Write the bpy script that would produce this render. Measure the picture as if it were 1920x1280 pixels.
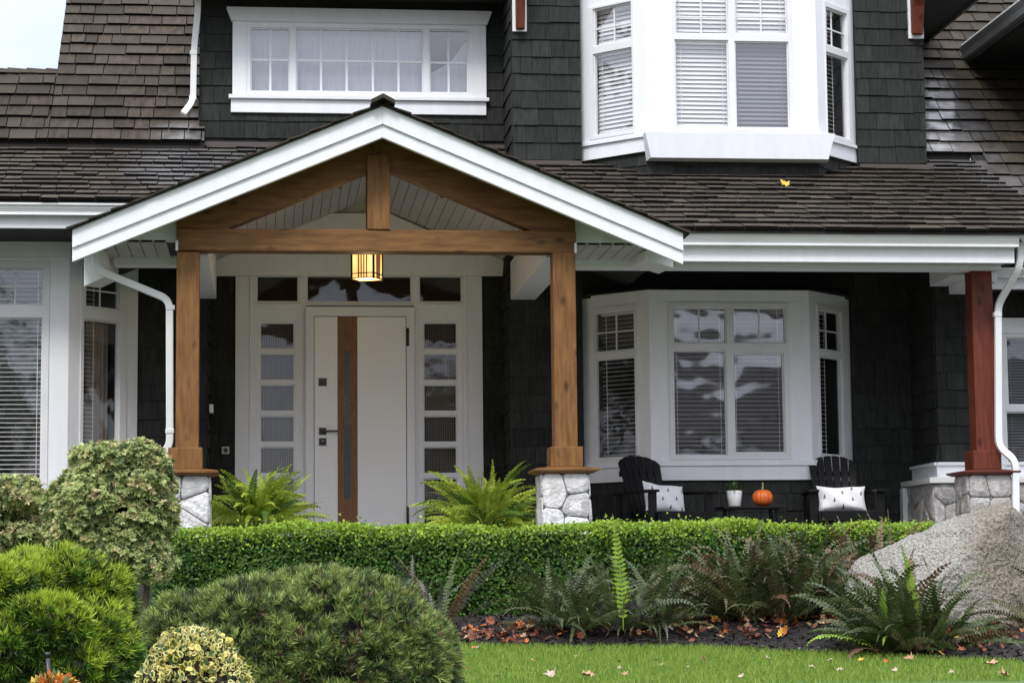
import bpy, bmesh, math, random
import numpy as np
from mathutils import Vector, Matrix, noise
R = math.radians
sc = bpy.context.scene
COL = sc.collection
for o in list(bpy.data.objects):
    bpy.data.objects.remove(o)

# ------------------------------------------------------------------ camera
F = 4200.0
EYE = Vector((0, 0, 1.5))
d_ = Vector(((505 - 960) / F, -(1098 - 640) / F, -1)).normalized()
a_ = -0.010
u_ = Vector((a_, 1, -(a_ * d_.x + d_.y) / d_.z)).normalized()
r_ = d_.cross(u_)
CM = Matrix((r_, d_, u_))
cam = bpy.data.objects.new('camera', bpy.data.cameras.new('camera'))
COL.objects.link(cam)
cam.data.sensor_width = 36
cam.data.lens = 36 * F / 1920
cam.data.clip_end = 2000
cam.matrix_world = Matrix.Translation(EYE) @ CM.to_4x4()
sc.camera = cam

def ray(px, py):
    return CM @ Vector(((px - 960) / F, -(py - 640) / F, -1))
def P(px, py, Y):
    v = ray(px, py)
    return EYE + v * (Y / v.y)
def PX(px, py, Y): return P(px, py, Y).x
def PZ(px, py, Y): return P(px, py, Y).z

# ------------------------------------------------------------------ world, sun, exposure
SUN_EL, SUN_AZ = R(48), R(200)          # azimuth measured from +Y clockwise: from behind the viewer, a little to the left
w = bpy.data.worlds.new('World')
sc.world = w
w.use_nodes = True
nt = w.node_tree
nt.nodes.clear()
out = nt.nodes.new('ShaderNodeOutputWorld')
bg = nt.nodes.new('ShaderNodeBackground')
sky = nt.nodes.new('ShaderNodeTexSky')
sky.sky_type = 'NISHITA'
sky.sun_disc = False
sky.sun_elevation = SUN_EL
sky.sun_rotation = SUN_AZ
sky.air_density = 1.0
tc = nt.nodes.new('ShaderNodeTexCoord')
nz = nt.nodes.new('ShaderNodeTexNoise')
nz.inputs['Scale'].default_value = 2.6
nz.inputs['Detail'].default_value = 6
nz.inputs['Roughness'].default_value = 0.55
rp = nt.nodes.new('ShaderNodeValToRGB')
rp.color_ramp.elements[0].position = 0.30
rp.color_ramp.elements[0].color = (0.35, 0.35, 0.35, 1)
rp.color_ramp.elements[1].position = 0.52
rp.color_ramp.elements[1].color = (1, 1, 1, 1)
mx = nt.nodes.new('ShaderNodeMix')
mx.data_type = 'RGBA'
sx = nt.nodes.new('ShaderNodeSeparateXYZ')
nt.links.new(tc.outputs['Generated'], sx.inputs[0])
mrg = nt.nodes.new('ShaderNodeMapRange')           # overcast deck: about three times brighter overhead than at the horizon
mrg.inputs[1].default_value = 0.0; mrg.inputs[2].default_value = 0.9
mrg.inputs[3].default_value = 0.26; mrg.inputs[4].default_value = 2.0
nt.links.new(sx.outputs['Z'], mrg.inputs[0])
vm = nt.nodes.new('ShaderNodeVectorMath'); vm.operation = 'SCALE'
vm.inputs[0].default_value = (7.75, 8.0, 8.9)
nt.links.new(mrg.outputs[0], vm.inputs['Scale'])
nt.links.new(vm.outputs[0], mx.inputs[7])
nt.links.new(tc.outputs['Generated'], nz.inputs['Vector'])
nt.links.new(nz.outputs['Fac'], rp.inputs['Fac'])
nt.links.new(rp.outputs['Color'], mx.inputs[0])
nt.links.new(sky.outputs['Color'], mx.inputs[6])
nt.links.new(mx.outputs[2], bg.inputs['Color'])
bg.inputs['Strength'].default_value = 0.12
nt.links.new(bg.outputs['Background'], out.inputs['Surface'])

sl = bpy.data.lights.new('sun', 'SUN')
sl.energy = 1.3
sl.angle = R(14)
sl.color = (1.0, 0.97, 0.92)
so = bpy.data.objects.new('sun', sl)
COL.objects.link(so)
sdir = Vector((math.sin(SUN_AZ) * math.cos(SUN_EL), math.cos(SUN_AZ) * math.cos(SUN_EL), math.sin(SUN_EL)))
so.rotation_euler = sdir.to_track_quat('Z', 'Y').to_euler()
so.location = sdir * 50
sc.view_settings.view_transform = 'Standard'
sc.view_settings.look = 'None'
sc.view_settings.gamma = 1
sc.view_settings.exposure = 0.72
sc.cycles.max_bounces = 7
sc.cycles.transparent_max_bounces = 12

# ------------------------------------------------------------------ materials
MATS = {}
def mat(name, c1, c2=None, rough=0.6, nscale=8.0, stretch=(1, 1, 1), isl=0.0, bump=0.0, bscale=60.0, spec=0.5, metal=0.0, trans=0.0, wet=None, c3=None, knots=None):
    """c1..c2 mixed by noise; isl = how much each loose piece varies in value; c3 = second tint picked per piece"""
    if name in MATS: return MATS[name]
    m = bpy.data.materials.new(name)
    m.use_nodes = True
    t = m.node_tree
    b = t.nodes['Principled BSDF']
    L = t.links.new
    N = t.nodes.new
    c2 = c2 or c1
    tc = N('ShaderNodeTexCoord')
    mp = N('ShaderNodeMapping')
    mp.inputs['Scale'].default_value = stretch
    L(tc.outputs['Object'], mp.inputs['Vector'])
    n = N('ShaderNodeTexNoise')
    n.inputs['Scale'].default_value = nscale
    n.inputs['Detail'].default_value = 5
    L(mp.outputs[0], n.inputs['Vector'])
    rm = N('ShaderNodeMapRange')
    rm.inputs[1].default_value = 0.32
    rm.inputs[2].default_value = 0.68
    L(n.outputs['Fac'], rm.inputs[0])
    mix = N('ShaderNodeMix'); mix.data_type = 'RGBA'
    mix.inputs[6].default_value = (*c1, 1)
    mix.inputs[7].default_value = (*c2, 1)
    L(rm.outputs[0], mix.inputs[0])
    col = mix.outputs[2]
    if knots:                                 # dark knots with a ring of tight grain
        mk = N('ShaderNodeMapping'); mk.inputs['Scale'].default_value = knots; L(tc.outputs['Object'], mk.inputs['Vector'])
        dn = N('ShaderNodeTexNoise'); dn.inputs['Scale'].default_value = 9; L(mk.outputs[0], dn.inputs['Vector'])
        av = N('ShaderNodeVectorMath'); av.operation = 'MULTIPLY_ADD'; av.inputs[1].default_value = (.12, .12, .12); L(dn.outputs['Color'], av.inputs[0]); L(mk.outputs[0], av.inputs[2])
        vo = N('ShaderNodeTexVoronoi'); vo.inputs['Scale'].default_value = 1.0; L(av.outputs[0], vo.inputs['Vector'])
        mk2 = N('ShaderNodeMapRange'); mk2.inputs[1].default_value = .20; mk2.inputs[2].default_value = .07; L(vo.outputs['Distance'], mk2.inputs[0])
        sc2 = N('ShaderNodeMath'); sc2.operation = 'MULTIPLY'; sc2.inputs[1].default_value = .8; L(mk2.outputs[0], sc2.inputs[0])
        m7 = N('ShaderNodeMix'); m7.data_type = 'RGBA'; m7.inputs[7].default_value = (c2[0] * .35, c2[1] * .3, c2[2] * .3, 1)
        L(sc2.outputs[0], m7.inputs[0]); L(col, m7.inputs[6]); col = m7.outputs[2]
    if isl or c3:
        g = N('ShaderNodeNewGeometry')
    if c3:
        m3 = N('ShaderNodeMix'); m3.data_type = 'RGBA'
        m3.inputs[7].default_value = (*c3, 1)
        k = N('ShaderNodeMath'); k.operation = 'MULTIPLY'; k.inputs[1].default_value = 7.31
        k2 = N('ShaderNodeMath'); k2.operation = 'FRACT'
        L(g.outputs['Random Per Island'], k.inputs[0]); L(k.outputs[0], k2.inputs[0])
        L(k2.outputs[0], m3.inputs[0]); L(col, m3.inputs[6])
        col = m3.outputs[2]
    if isl:
        hs = N('ShaderNodeHueSaturation')
        mr = N('ShaderNodeMapRange')
        mr.inputs[3].default_value = 1 - isl
        mr.inputs[4].default_value = 1 + isl
        L(g.outputs['Random Per Island'], mr.inputs[0])
        L(mr.outputs[0], hs.inputs['Value'])
        L(col, hs.inputs['Color'])
        col = hs.outputs[0]
    L(col, b.inputs['Base Color'])
    b.inputs['Roughness'].default_value = rough
    b.inputs['Metallic'].default_value = metal
    b.inputs['Specular IOR Level'].default_value = spec
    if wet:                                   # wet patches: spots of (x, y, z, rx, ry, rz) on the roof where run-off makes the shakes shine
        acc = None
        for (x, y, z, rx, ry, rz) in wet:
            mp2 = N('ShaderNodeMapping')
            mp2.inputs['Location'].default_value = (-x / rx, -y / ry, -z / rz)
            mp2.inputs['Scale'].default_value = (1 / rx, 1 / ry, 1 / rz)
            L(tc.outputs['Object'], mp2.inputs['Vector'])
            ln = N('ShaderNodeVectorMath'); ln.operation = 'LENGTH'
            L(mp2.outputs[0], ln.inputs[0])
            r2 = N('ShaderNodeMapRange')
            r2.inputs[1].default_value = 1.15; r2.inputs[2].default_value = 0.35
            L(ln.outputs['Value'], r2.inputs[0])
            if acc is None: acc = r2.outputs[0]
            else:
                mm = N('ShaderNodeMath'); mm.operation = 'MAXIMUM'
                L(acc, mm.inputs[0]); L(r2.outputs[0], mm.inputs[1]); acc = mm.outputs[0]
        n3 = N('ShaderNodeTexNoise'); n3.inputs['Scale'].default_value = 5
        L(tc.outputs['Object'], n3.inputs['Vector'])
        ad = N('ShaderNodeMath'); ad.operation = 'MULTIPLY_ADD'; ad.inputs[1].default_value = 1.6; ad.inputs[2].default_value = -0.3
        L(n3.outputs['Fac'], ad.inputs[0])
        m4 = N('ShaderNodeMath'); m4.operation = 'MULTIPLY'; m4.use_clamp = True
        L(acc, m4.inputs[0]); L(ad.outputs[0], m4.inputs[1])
        r3 = N('ShaderNodeMapRange'); r3.inputs[3].default_value = rough; r3.inputs[4].default_value = 0.16
        L(m4.outputs[0], r3.inputs[0]); L(r3.outputs[0], b.inputs['Roughness'])
        r4 = N('ShaderNodeMapRange'); r4.inputs[3].default_value = spec; r4.inputs[4].default_value = 1.0
        L(m4.outputs[0], r4.inputs[0]); L(r4.outputs[0], b.inputs['Specular IOR Level'])
        L(m4.outputs[0], b.inputs['Coat Weight']); b.inputs['Coat Roughness'].default_value = .12; b.inputs['Coat IOR'].default_value = 1.6
        sv = N('ShaderNodeMix'); sv.data_type = 'RGBA'; sv.inputs[7].default_value = (.30, .30, .31, 1)      # wet sheen painted as pale grey in the colour
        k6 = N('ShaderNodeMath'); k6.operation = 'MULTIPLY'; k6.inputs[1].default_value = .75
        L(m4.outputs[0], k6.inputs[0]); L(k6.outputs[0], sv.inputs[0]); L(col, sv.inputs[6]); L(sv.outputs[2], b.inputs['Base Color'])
    if bump:
        bn = N('ShaderNodeTexNoise'); bn.inputs['Scale'].default_value = bscale; bn.inputs['Detail'].default_value = 4
        L(mp.outputs[0], bn.inputs['Vector'])
        bp = N('ShaderNodeBump'); bp.inputs['Strength'].default_value = bump; bp.inputs['Distance'].default_value = 0.02
        L(bn.outputs['Fac'], bp.inputs['Height'])
        L(bp.outputs[0], b.inputs['Normal'])
    if trans:
        tr = N('ShaderNodeBsdfTranslucent')
        L(col, tr.inputs['Color'])
        ms = N('ShaderNodeMixShader'); ms.inputs[0].default_value = trans
        o = t.nodes['Material Output']
        L(b.outputs[0], ms.inputs[1]); L(tr.outputs[0], ms.inputs[2]); L(ms.outputs[0], o.inputs['Surface'])
    MATS[name] = m
    return m

WHITE = mat('white_paint', (.81, .82, .85), (.765, .775, .80), rough=.5, nscale=4, stretch=(3, 3, .6), bump=.06, bscale=40)
OFFW = mat('window_vinyl', (.74, .74, .75), (.68, .68, .69), rough=.45, nscale=4)
ALU = mat('white_aluminium', (.74, .75, .75), (.68, .69, .69), rough=.4, nscale=3)
GUT = mat('gutter_paint', (.72, .73, .71), (.66, .67, .65), rough=.45, nscale=3)
SID = mat('grey_cedar_siding', (.033, .035, .032), (.018, .0195, .018), rough=.85, nscale=7, stretch=(6, 6, .8), isl=.22, bump=.25, bscale=30, spec=.25)
SIDB = mat('siding_backing', (.012, .013, .012), rough=.9)
TIM = mat('brown_timber', (.235, .112, .033), (.13, .056, .016), rough=.6, nscale=5, stretch=(5, 5, .7), bump=.25, bscale=25, spec=.3, knots=(6, 6, 3))
TIMH = mat('brown_timber_beam', (.22, .104, .030), (.12, .052, .015), rough=.6, nscale=5, stretch=(.7, 5, 5), bump=.25, bscale=25, spec=.3, knots=(3, 6, 6))
RED = mat('red_stained_timber', (.16, .032, .012), (.085, .017, .008), rough=.55, nscale=5, stretch=(5, 5, .6), bump=.2, bscale=25, spec=.35, knots=(6, 6, 3))
REDH = mat('red_stained_cap', (.11, .022, .010), (.07, .015, .008), rough=.55, nscale=5, bump=.12, bscale=25, spec=.35)
SOFF = mat('soffit_board', (.50, .49, .48), (.44, .43, .42), rough=.6, nscale=4)
STW = mat('pale_fieldstone', (.74, .75, .76), (.38, .385, .40), rough=.9, nscale=16, isl=.22, c3=(.60, .58, .56), bump=1.0, bscale=30)
STG = mat('grey_fieldstone', (.50, .49, .49), (.22, .22, .225), rough=.9, nscale=16, isl=.25, c3=(.36, .33, .30), bump=1.0, bscale=30)
MORT = mat('mortar', (.24, .24, .24), (.14, .14, .14), rough=.95, nscale=20)
ROOM = mat('dark_room', (.028, .026, .025), rough=.9)
DARK = mat('dark_fascia', (.035, .036, .038), (.028, .028, .03), rough=.35, nscale=3)
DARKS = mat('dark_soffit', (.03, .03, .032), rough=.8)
SLAT = mat('blind_slat', (.78, .78, .78), rough=.45)
SLATD = mat('screened_blind', (.17, .175, .20), rough=.6)
CURT = mat('sheer_curtain', (.50, .52, .58), (.42, .44, .50), rough=.8, nscale=5, stretch=(6, 6, .6))
CURTB = mat('beige_curtain', (.32, .27, .24), (.22, .18, .16), rough=.9, nscale=6, stretch=(8, 8, .5))
CHAIRX = 0
BLACK = mat('black_paint', (.008, .008, .010), (.005, .005, .006), rough=.45, nscale=6)
BLKM = mat('black_metal', (.012, .012, .013), rough=.35, spec=.5)
FLASH = mat('brown_flashing', (.07, .05, .045), rough=.5)

def glass(name, ior=.17, wav=.010, sc_=1.8, rgh=.035, tint=(1, 1, 1)):
    m = bpy.data.materials.new(name); m.use_nodes = True
    t = m.node_tree; t.nodes.clear(); N = t.nodes.new; L = t.links.new
    o = N('ShaderNodeOutputMaterial'); ms = N('ShaderNodeMixShader'); tr = N('ShaderNodeBsdfTransparent'); gl = N('ShaderNodeBsdfGlossy')
    g_ = N('ShaderNodeNewGeometry'); dt = N('ShaderNodeVectorMath'); dt.operation = 'DOT_PRODUCT'
    L(g_.outputs['Normal'], dt.inputs[0]); L(g_.outputs['Incoming'], dt.inputs[1])
    ab = N('ShaderNodeMath'); ab.operation = 'ABSOLUTE'; L(dt.outputs['Value'], ab.inputs[0])
    om = N('ShaderNodeMath'); om.operation = 'SUBTRACT'; om.inputs[0].default_value = 1; L(ab.outputs[0], om.inputs[1])
    pw5 = N('ShaderNodeMath'); pw5.operation = 'POWER'; pw5.inputs[1].default_value = 5; L(om.outputs[0], pw5.inputs[0])
    fr = N('ShaderNodeMath'); fr.operation = 'MULTIPLY_ADD'; fr.inputs[1].default_value = 1 - ior; fr.inputs[2].default_value = ior; L(pw5.outputs[0], fr.inputs[0])
    tr.inputs['Color'].default_value = (*tint, 1)
    gl.inputs['Roughness'].default_value = rgh
    gl.inputs['Color'].default_value = (.95, .96, 1, 1)
    tcn = N('ShaderNodeTexCoord'); n = N('ShaderNodeTexNoise'); n.inputs['Scale'].default_value = sc_; n.inputs['Detail'].default_value = 2
    bp = N('ShaderNodeBump'); bp.inputs['Strength'].default_value = 1.0; bp.inputs['Distance'].default_value = wav
    L(tcn.outputs['Object'], n.inputs['Vector']); L(n.outputs['Fac'], bp.inputs['Height']); L(bp.outputs[0], gl.inputs['Normal'])
    L(fr.outputs[0], ms.inputs[0]); L(tr.outputs[0], ms.inputs[1]); L(gl.outputs[0], ms.inputs[2]); L(ms.outputs[0], o.inputs['Surface'])
    return m
GLASS = glass('window_glass')
GLASSF = glass('flat_window_glass', ior=.20, wav=.003, rgh=.02)

# ------------------------------------------------------------------ object helpers
def tag(o, label, cat, group=None, kind=None):
    if label: o['label'] = label
    if cat: o['category'] = cat
    if group: o['group'] = group
    if kind: o['kind'] = kind
    return o
def empty(name, loc=(0, 0, 0), rz=0.0):
    o = bpy.data.objects.new(name, None)
    o.location = loc; o.rotation_euler = (0, 0, rz); o.empty_display_size = .1
    COL.objects.link(o)
    return o
def children(o): return [c for c in bpy.data.objects if c.parent == o]
def copy_tree(o, parent=None):
    c = o.copy(); COL.objects.link(c); c.parent = parent
    for ch in children(o): copy_tree(ch, c)
    return c

class Fr:
    """wall frame: a along u, b = height z, d outwards along n"""
    def __init__(s, o, u):
        s.o = Vector((o[0], o[1], 0)); s.u = Vector((u[0], u[1], 0)).normalized(); s.n = Vector((s.u.y, -s.u.x, 0))
    def w(s, a, b, d=0.0): return s.o + s.u * a + s.n * d + Vector((0, 0, b))
    def px(s, x, y, d=0.0):
        v = ray(x, y); o = s.o + s.n * d
        t = (o - EYE).dot(s.n) / v.dot(s.n)
        p = EYE + v * t
        return (p - s.o).dot(s.u), p.z
    def rect(s, x0, y0, x1, y1, d=0.0):
        mx_, my_ = (x0 + x1) / 2, (y0 + y1) / 2
        return (s.px(x0, my_, d)[0], s.px(x1, my_, d)[0], s.px(mx_, y1, d)[1], s.px(mx_, y0, d)[1])
    def quadr(s, tl, tr, bl, br):
        A = [s.px(*p) for p in (tl, tr, bl, br)]
        return ((A[0][0] + A[2][0]) / 2, (A[1][0] + A[3][0]) / 2, (A[2][1] + A[3][1]) / 2, (A[0][1] + A[1][1]) / 2)
def face(Y): return Fr((0, Y), (1, 0))

class MB:
    def __init__(s): s.v = []; s.f = []; s.m = []; s.ms = []; s.sm = []
    def mi(s, m):
        if m not in s.ms: s.ms.append(m)
        return s.ms.index(m)
    def add(s, vs, fs, m, smooth=False):
        k = len(s.v); s.v += [tuple(v) for v in vs]; i = s.mi(m)
        for f in fs: s.f.append(tuple(k + j for j in f)); s.m.append(i); s.sm.append(smooth)
    def hexa(s, p, m):      # p: 8 points, bottom ring 0-3, top ring 4-7
        s.add(p, [(3, 2, 1, 0), (4, 5, 6, 7), (0, 1, 5, 4), (1, 2, 6, 5), (2, 3, 7, 6), (3, 0, 4, 7)], m)
    def box(s, x0, x1, y0, y1, z0, z1, m):
        s.hexa([(x0, y0, z0), (x1, y0, z0), (x1, y1, z0), (x0, y1, z0), (x0, y0, z1), (x1, y0, z1), (x1, y1, z1), (x0, y1, z1)], m)
    def fbox(s, fr, a0, a1, b0, b1, d0, d1, m):
        q = [fr.w(a0, b0, d1), fr.w(a1, b0, d1), fr.w(a1, b0, d0), fr.w(a0, b0, d0), fr.w(a0, b1, d1), fr.w(a1, b1, d1), fr.w(a1, b1, d0), fr.w(a0, b1, d0)]
        s.hexa(q, m)
    def prism(s, front, back, m):     # two matching rings
        n = len(front)
        s.add(list(front) + list(back), [tuple(range(n)), tuple(range(2 * n - 1, n - 1, -1))] + [(i, n + i, n + (i + 1) % n, (i + 1) % n) for i in range(n)], m)
    def fprism(s, fr, pts, d0, d1, m):    # pts (a,b) counter-clockwise seen from outside
        s.prism([fr.w(a, b, d1) for a, b in pts], [fr.w(a, b, d0) for a, b in pts], m)
    def plate(s, fr, a0, a1, b0, b1, holes, d0, d1, m):
        A = sorted({a0, a1, *[min(max(h[i], a0), a1) for h in holes for i in (0, 1)]})
        B = sorted({b0, b1, *[min(max(h[i], b0), b1) for h in holes for i in (2, 3)]})
        na, nb = len(A) - 1, len(B) - 1
        def solid(i, j):
            if i < 0 or j < 0 or i >= na or j >= nb: return False
            ca, cb = (A[i] + A[i + 1]) / 2, (B[j] + B[j + 1]) / 2
            return not any(h[0] < ca < h[1] and h[2] < cb < h[3] for h in holes)
        k = len(s.v); idx = {}; mi = s.mi(m)
        def vid(i, j, o):
            if (i, j, o) not in idx:
                idx[(i, j, o)] = len(s.v); s.v.append(tuple(fr.w(A[i], B[j], d1 if o else d0)))
            return idx[(i, j, o)]
        def fc(*q): s.f.append(tuple(vid(*p) for p in q)); s.m.append(mi); s.sm.append(False)
        for i in range(na):
            for j in range(nb):
                if not solid(i, j): continue
                fc((i, j, 1), (i + 1, j, 1), (i + 1, j + 1, 1), (i, j + 1, 1))
                fc((i, j + 1, 0), (i + 1, j + 1, 0), (i + 1, j, 0), (i, j, 0))
                if not solid(i - 1, j): fc((i, j, 0), (i, j, 1), (i, j + 1, 1), (i, j + 1, 0))
                if not solid(i + 1, j): fc((i + 1, j, 1), (i + 1, j, 0), (i + 1, j + 1, 0), (i + 1, j + 1, 1))
                if not solid(i, j - 1): fc((i, j, 0), (i + 1, j, 0), (i + 1, j, 1), (i, j, 1))
                if not solid(i, j + 1): fc((i, j + 1, 1), (i + 1, j + 1, 1), (i + 1, j + 1, 0), (i, j + 1, 0))
    def tube(s, path, rad, m, n=8, sq=None, smooth=True):
        """swept tube; sq=(w,d) gives a rectangular section"""
        path = [Vector(p) for p in path]; rings = []
        rr = rad if isinstance(rad, (list, tuple)) else [rad] * len(path)
        for i, p in enumerate(path):
            t = (path[min(i + 1, len(path) - 1)] - path[max(i - 1, 0)]).normalized()
            ref = Vector((0, 1, 0)) if abs(t.y) < .9 else Vector((0, 0, 1))
            x = t.cross(ref).normalized(); y = x.cross(t).normalized()
            if sq:
                w_, d__ = sq[0] / 2, sq[1] / 2
                c = [(-w_, -d__), (w_, -d__), (w_, d__), (-w_, d__)]
            else:
                c = [(rr[i] * math.cos(2 * math.pi * k / n), rr[i] * math.sin(2 * math.pi * k / n)) for k in range(n)]
            rings.append([p + x * a + y * b for a, b in c])
        n = len(rings[0]); vs = [v for r in rings for v in r]; fs = []
        for i in range(len(rings) - 1):
            for k in range(n):
                fs.append((i * n + k, i * n + (k + 1) % n, (i + 1) * n + (k + 1) % n, (i + 1) * n + k))
        fs.append(tuple(range(n - 1, -1, -1))); fs.append(tuple((len(rings) - 1) * n + k for k in range(n)))
        s.add(vs, fs, m, smooth and not sq)
    def lathe(s, c, prof, m, n=24, smooth=True):
        vs = []; fs = []
        for r, z in prof:
            for k in range(n):
                a = 2 * math.pi * k / n; vs.append((c[0] + r * math.cos(a), c[1] + r * math.sin(a), c[2] + z))
        for i in range(len(prof) - 1):
            for k in range(n): fs.append((i * n + k, i * n + (k + 1) % n, (i + 1) * n + (k + 1) % n, (i + 1) * n + k))
        fs.append(tuple(range(n - 1, -1, -1))); fs.append(tuple((len(prof) - 1) * n + k for k in range(n)))
        s.add(vs, fs, m, smooth)
    def build(s, name, parent=None, bevel=0.0, label=None, fix=False):
        me = bpy.data.meshes.new(name)
        me.from_pydata(s.v, [], s.f)
        for m in s.ms: me.materials.append(m)
        me.polygons.foreach_set('material_index', s.m)
        me.polygons.foreach_set('use_smooth', s.sm)
        if fix:
            bm = bmesh.new(); bm.from_mesh(me); bmesh.ops.recalc_face_normals(bm, faces=bm.faces); bm.to_mesh(me); bm.free()
        me.update()
        o = bpy.data.objects.new(name, me)
        COL.objects.link(o)
        if parent is not None: o.parent = parent
        if bevel:
            b = o.modifiers.new('bevel', 'BEVEL'); b.width = bevel; b.segments = 2; b.limit_method = 'ANGLE'; b.angle_limit = R(40)
        if label: o['label'] = label
        return o

def bulk(name, tv, tf, mats3, pos, mats, tm=None, parent=None, smooth=False, fm=None, cache={}):
    """one mesh out of many copies of a small template (numpy): tv (k,3), tf faces of equal length, mats3 (N,3,3) columns = axes, pos (N,3)"""
    tv = np.asarray(tv, float); N = len(pos); k = len(tv)
    V = np.einsum('nij,kj->nki', mats3, tv) + pos[:, None, :]
    V = V.reshape(-1, 3)
    L = len(tf[0]); tfa = np.asarray(tf, int)
    Fa = (tfa[None] + (np.arange(N) * k)[:, None, None]).reshape(-1, L)
    me = bpy.data.meshes.new(name)
    me.vertices.add(len(V)); me.vertices.foreach_set('co', V.ravel())
    me.loops.add(Fa.size); me.loops.foreach_set('vertex_index', Fa.ravel())
    me.polygons.add(len(Fa)); me.polygons.foreach_set('loop_start', np.arange(len(Fa)) * L)
    me.polygons.foreach_set('loop_total', np.full(len(Fa), L))
    for m in mats: me.materials.append(m)
    if fm is not None:      # material per copy
        me.polygons.foreach_set('material_index', np.repeat(np.asarray(fm), len(tf)))
    elif tm is not None:
        me.polygons.foreach_set('material_index', np.tile(np.asarray(tm), N))
    me.polygons.foreach_set('use_smooth', np.full(len(Fa), smooth))
    me.update(); me.validate()
    o = bpy.data.objects.new(name, me); COL.objects.link(o)
    if parent is not None: o.parent = parent
    return o
def axes(fwd, nrm, rng, s):
    """matrices: x = side, y = forward(fwd), z ~ nrm, scaled by s"""
    f = fwd / np.linalg.norm(fwd, axis=1, keepdims=True)
    x = np.cross(f, nrm); l = np.linalg.norm(x, axis=1, keepdims=True); l[l < 1e-6] = 1; x = x / l
    z = np.cross(x, f)
    M = np.stack([x, f, z], axis=2)
    return M * np.asarray(s).reshape(-1, 1, 1)

# ------------------------------------------------------------------ shingles, stones, windows
def shingles(mb, at, width, length, exp, wr, thick, m, seed, holes=(), clip=None, u0=0.0, gap=.006, over=1.35, lift=0.0, end=None, vstart=0):
    """courses of tapered shakes; at(u, v, d) -> world point (v up the slope, d off the surface)"""
    rnd = random.Random(seed)
    nc = int(math.ceil(length / exp))
    end = u0 + width if end is None else end
    for c in range(vstart, nc):
        v0 = c * exp; v1 = min(v0 + exp * over, length)
        if v1 - v0 < .02: continue
        u = u0 - rnd.random() * wr[1]
        while u < end:
            w_ = rnd.uniform(*wr)
            a, b = max(u, u0), min(u + w_, end)
            u += w_
            if b - a < .03: continue
            cv = v0 + exp * .5
            segs = [(a, b)]
            for h in holes:
                if h[2] < cv < h[3]:
                    segs = [q for s0, s1 in segs for q in ((s0, min(s1, h[0])), (max(s0, h[1]), s1)) if q[1] - q[0] > .015]
            if not segs: continue
            vt = v1
            for h in holes:
                if cv <= h[2] < v1 and a < h[1] and b > h[0]: vt = min(vt, h[2] - .004)
            a, b = max(segs, key=lambda q: q[1] - q[0])
            cu = (a + b) / 2
            if clip and not clip(cu, cv): continue
            j = rnd.uniform(-.006, .006); t = thick * rnd.uniform(.8, 1.2); tl = rnd.uniform(-.002, .002)
            x0, x1 = a + gap / 2, b - gap / 2
            q0 = v0 + j
            p = [at(x0, q0, lift), at(x1, q0, lift), at(x1, q0, lift + t + tl), at(x0, q0, lift + t - tl), at(x0, vt, lift * .2), at(x1, vt, lift * .2), at(x1, vt, lift * .2 + .002), at(x0, vt, lift * .2 + .002)]
            # bottom butt face, outer face, two sides
            mb.add(p, [(3, 2, 6, 7), (1, 5, 6, 2), (0, 3, 7, 4)], m)
            mb.add(p[:4], [(0, 1, 2, 3)], BUTT)        # end grain, darkened to paint the shadow under each course
def wall_at(fr, b0, d=0.0):
    return lambda u, v, dd: fr.w(u, b0 + v, d + dd)
def roof_at(o, u, v, n):
    o, u, v, n = Vector(o), Vector(u), Vector(v).normalized(), Vector(n).normalized()
    return lambda a, b, d: o + u * a + v * b + n * d

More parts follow.
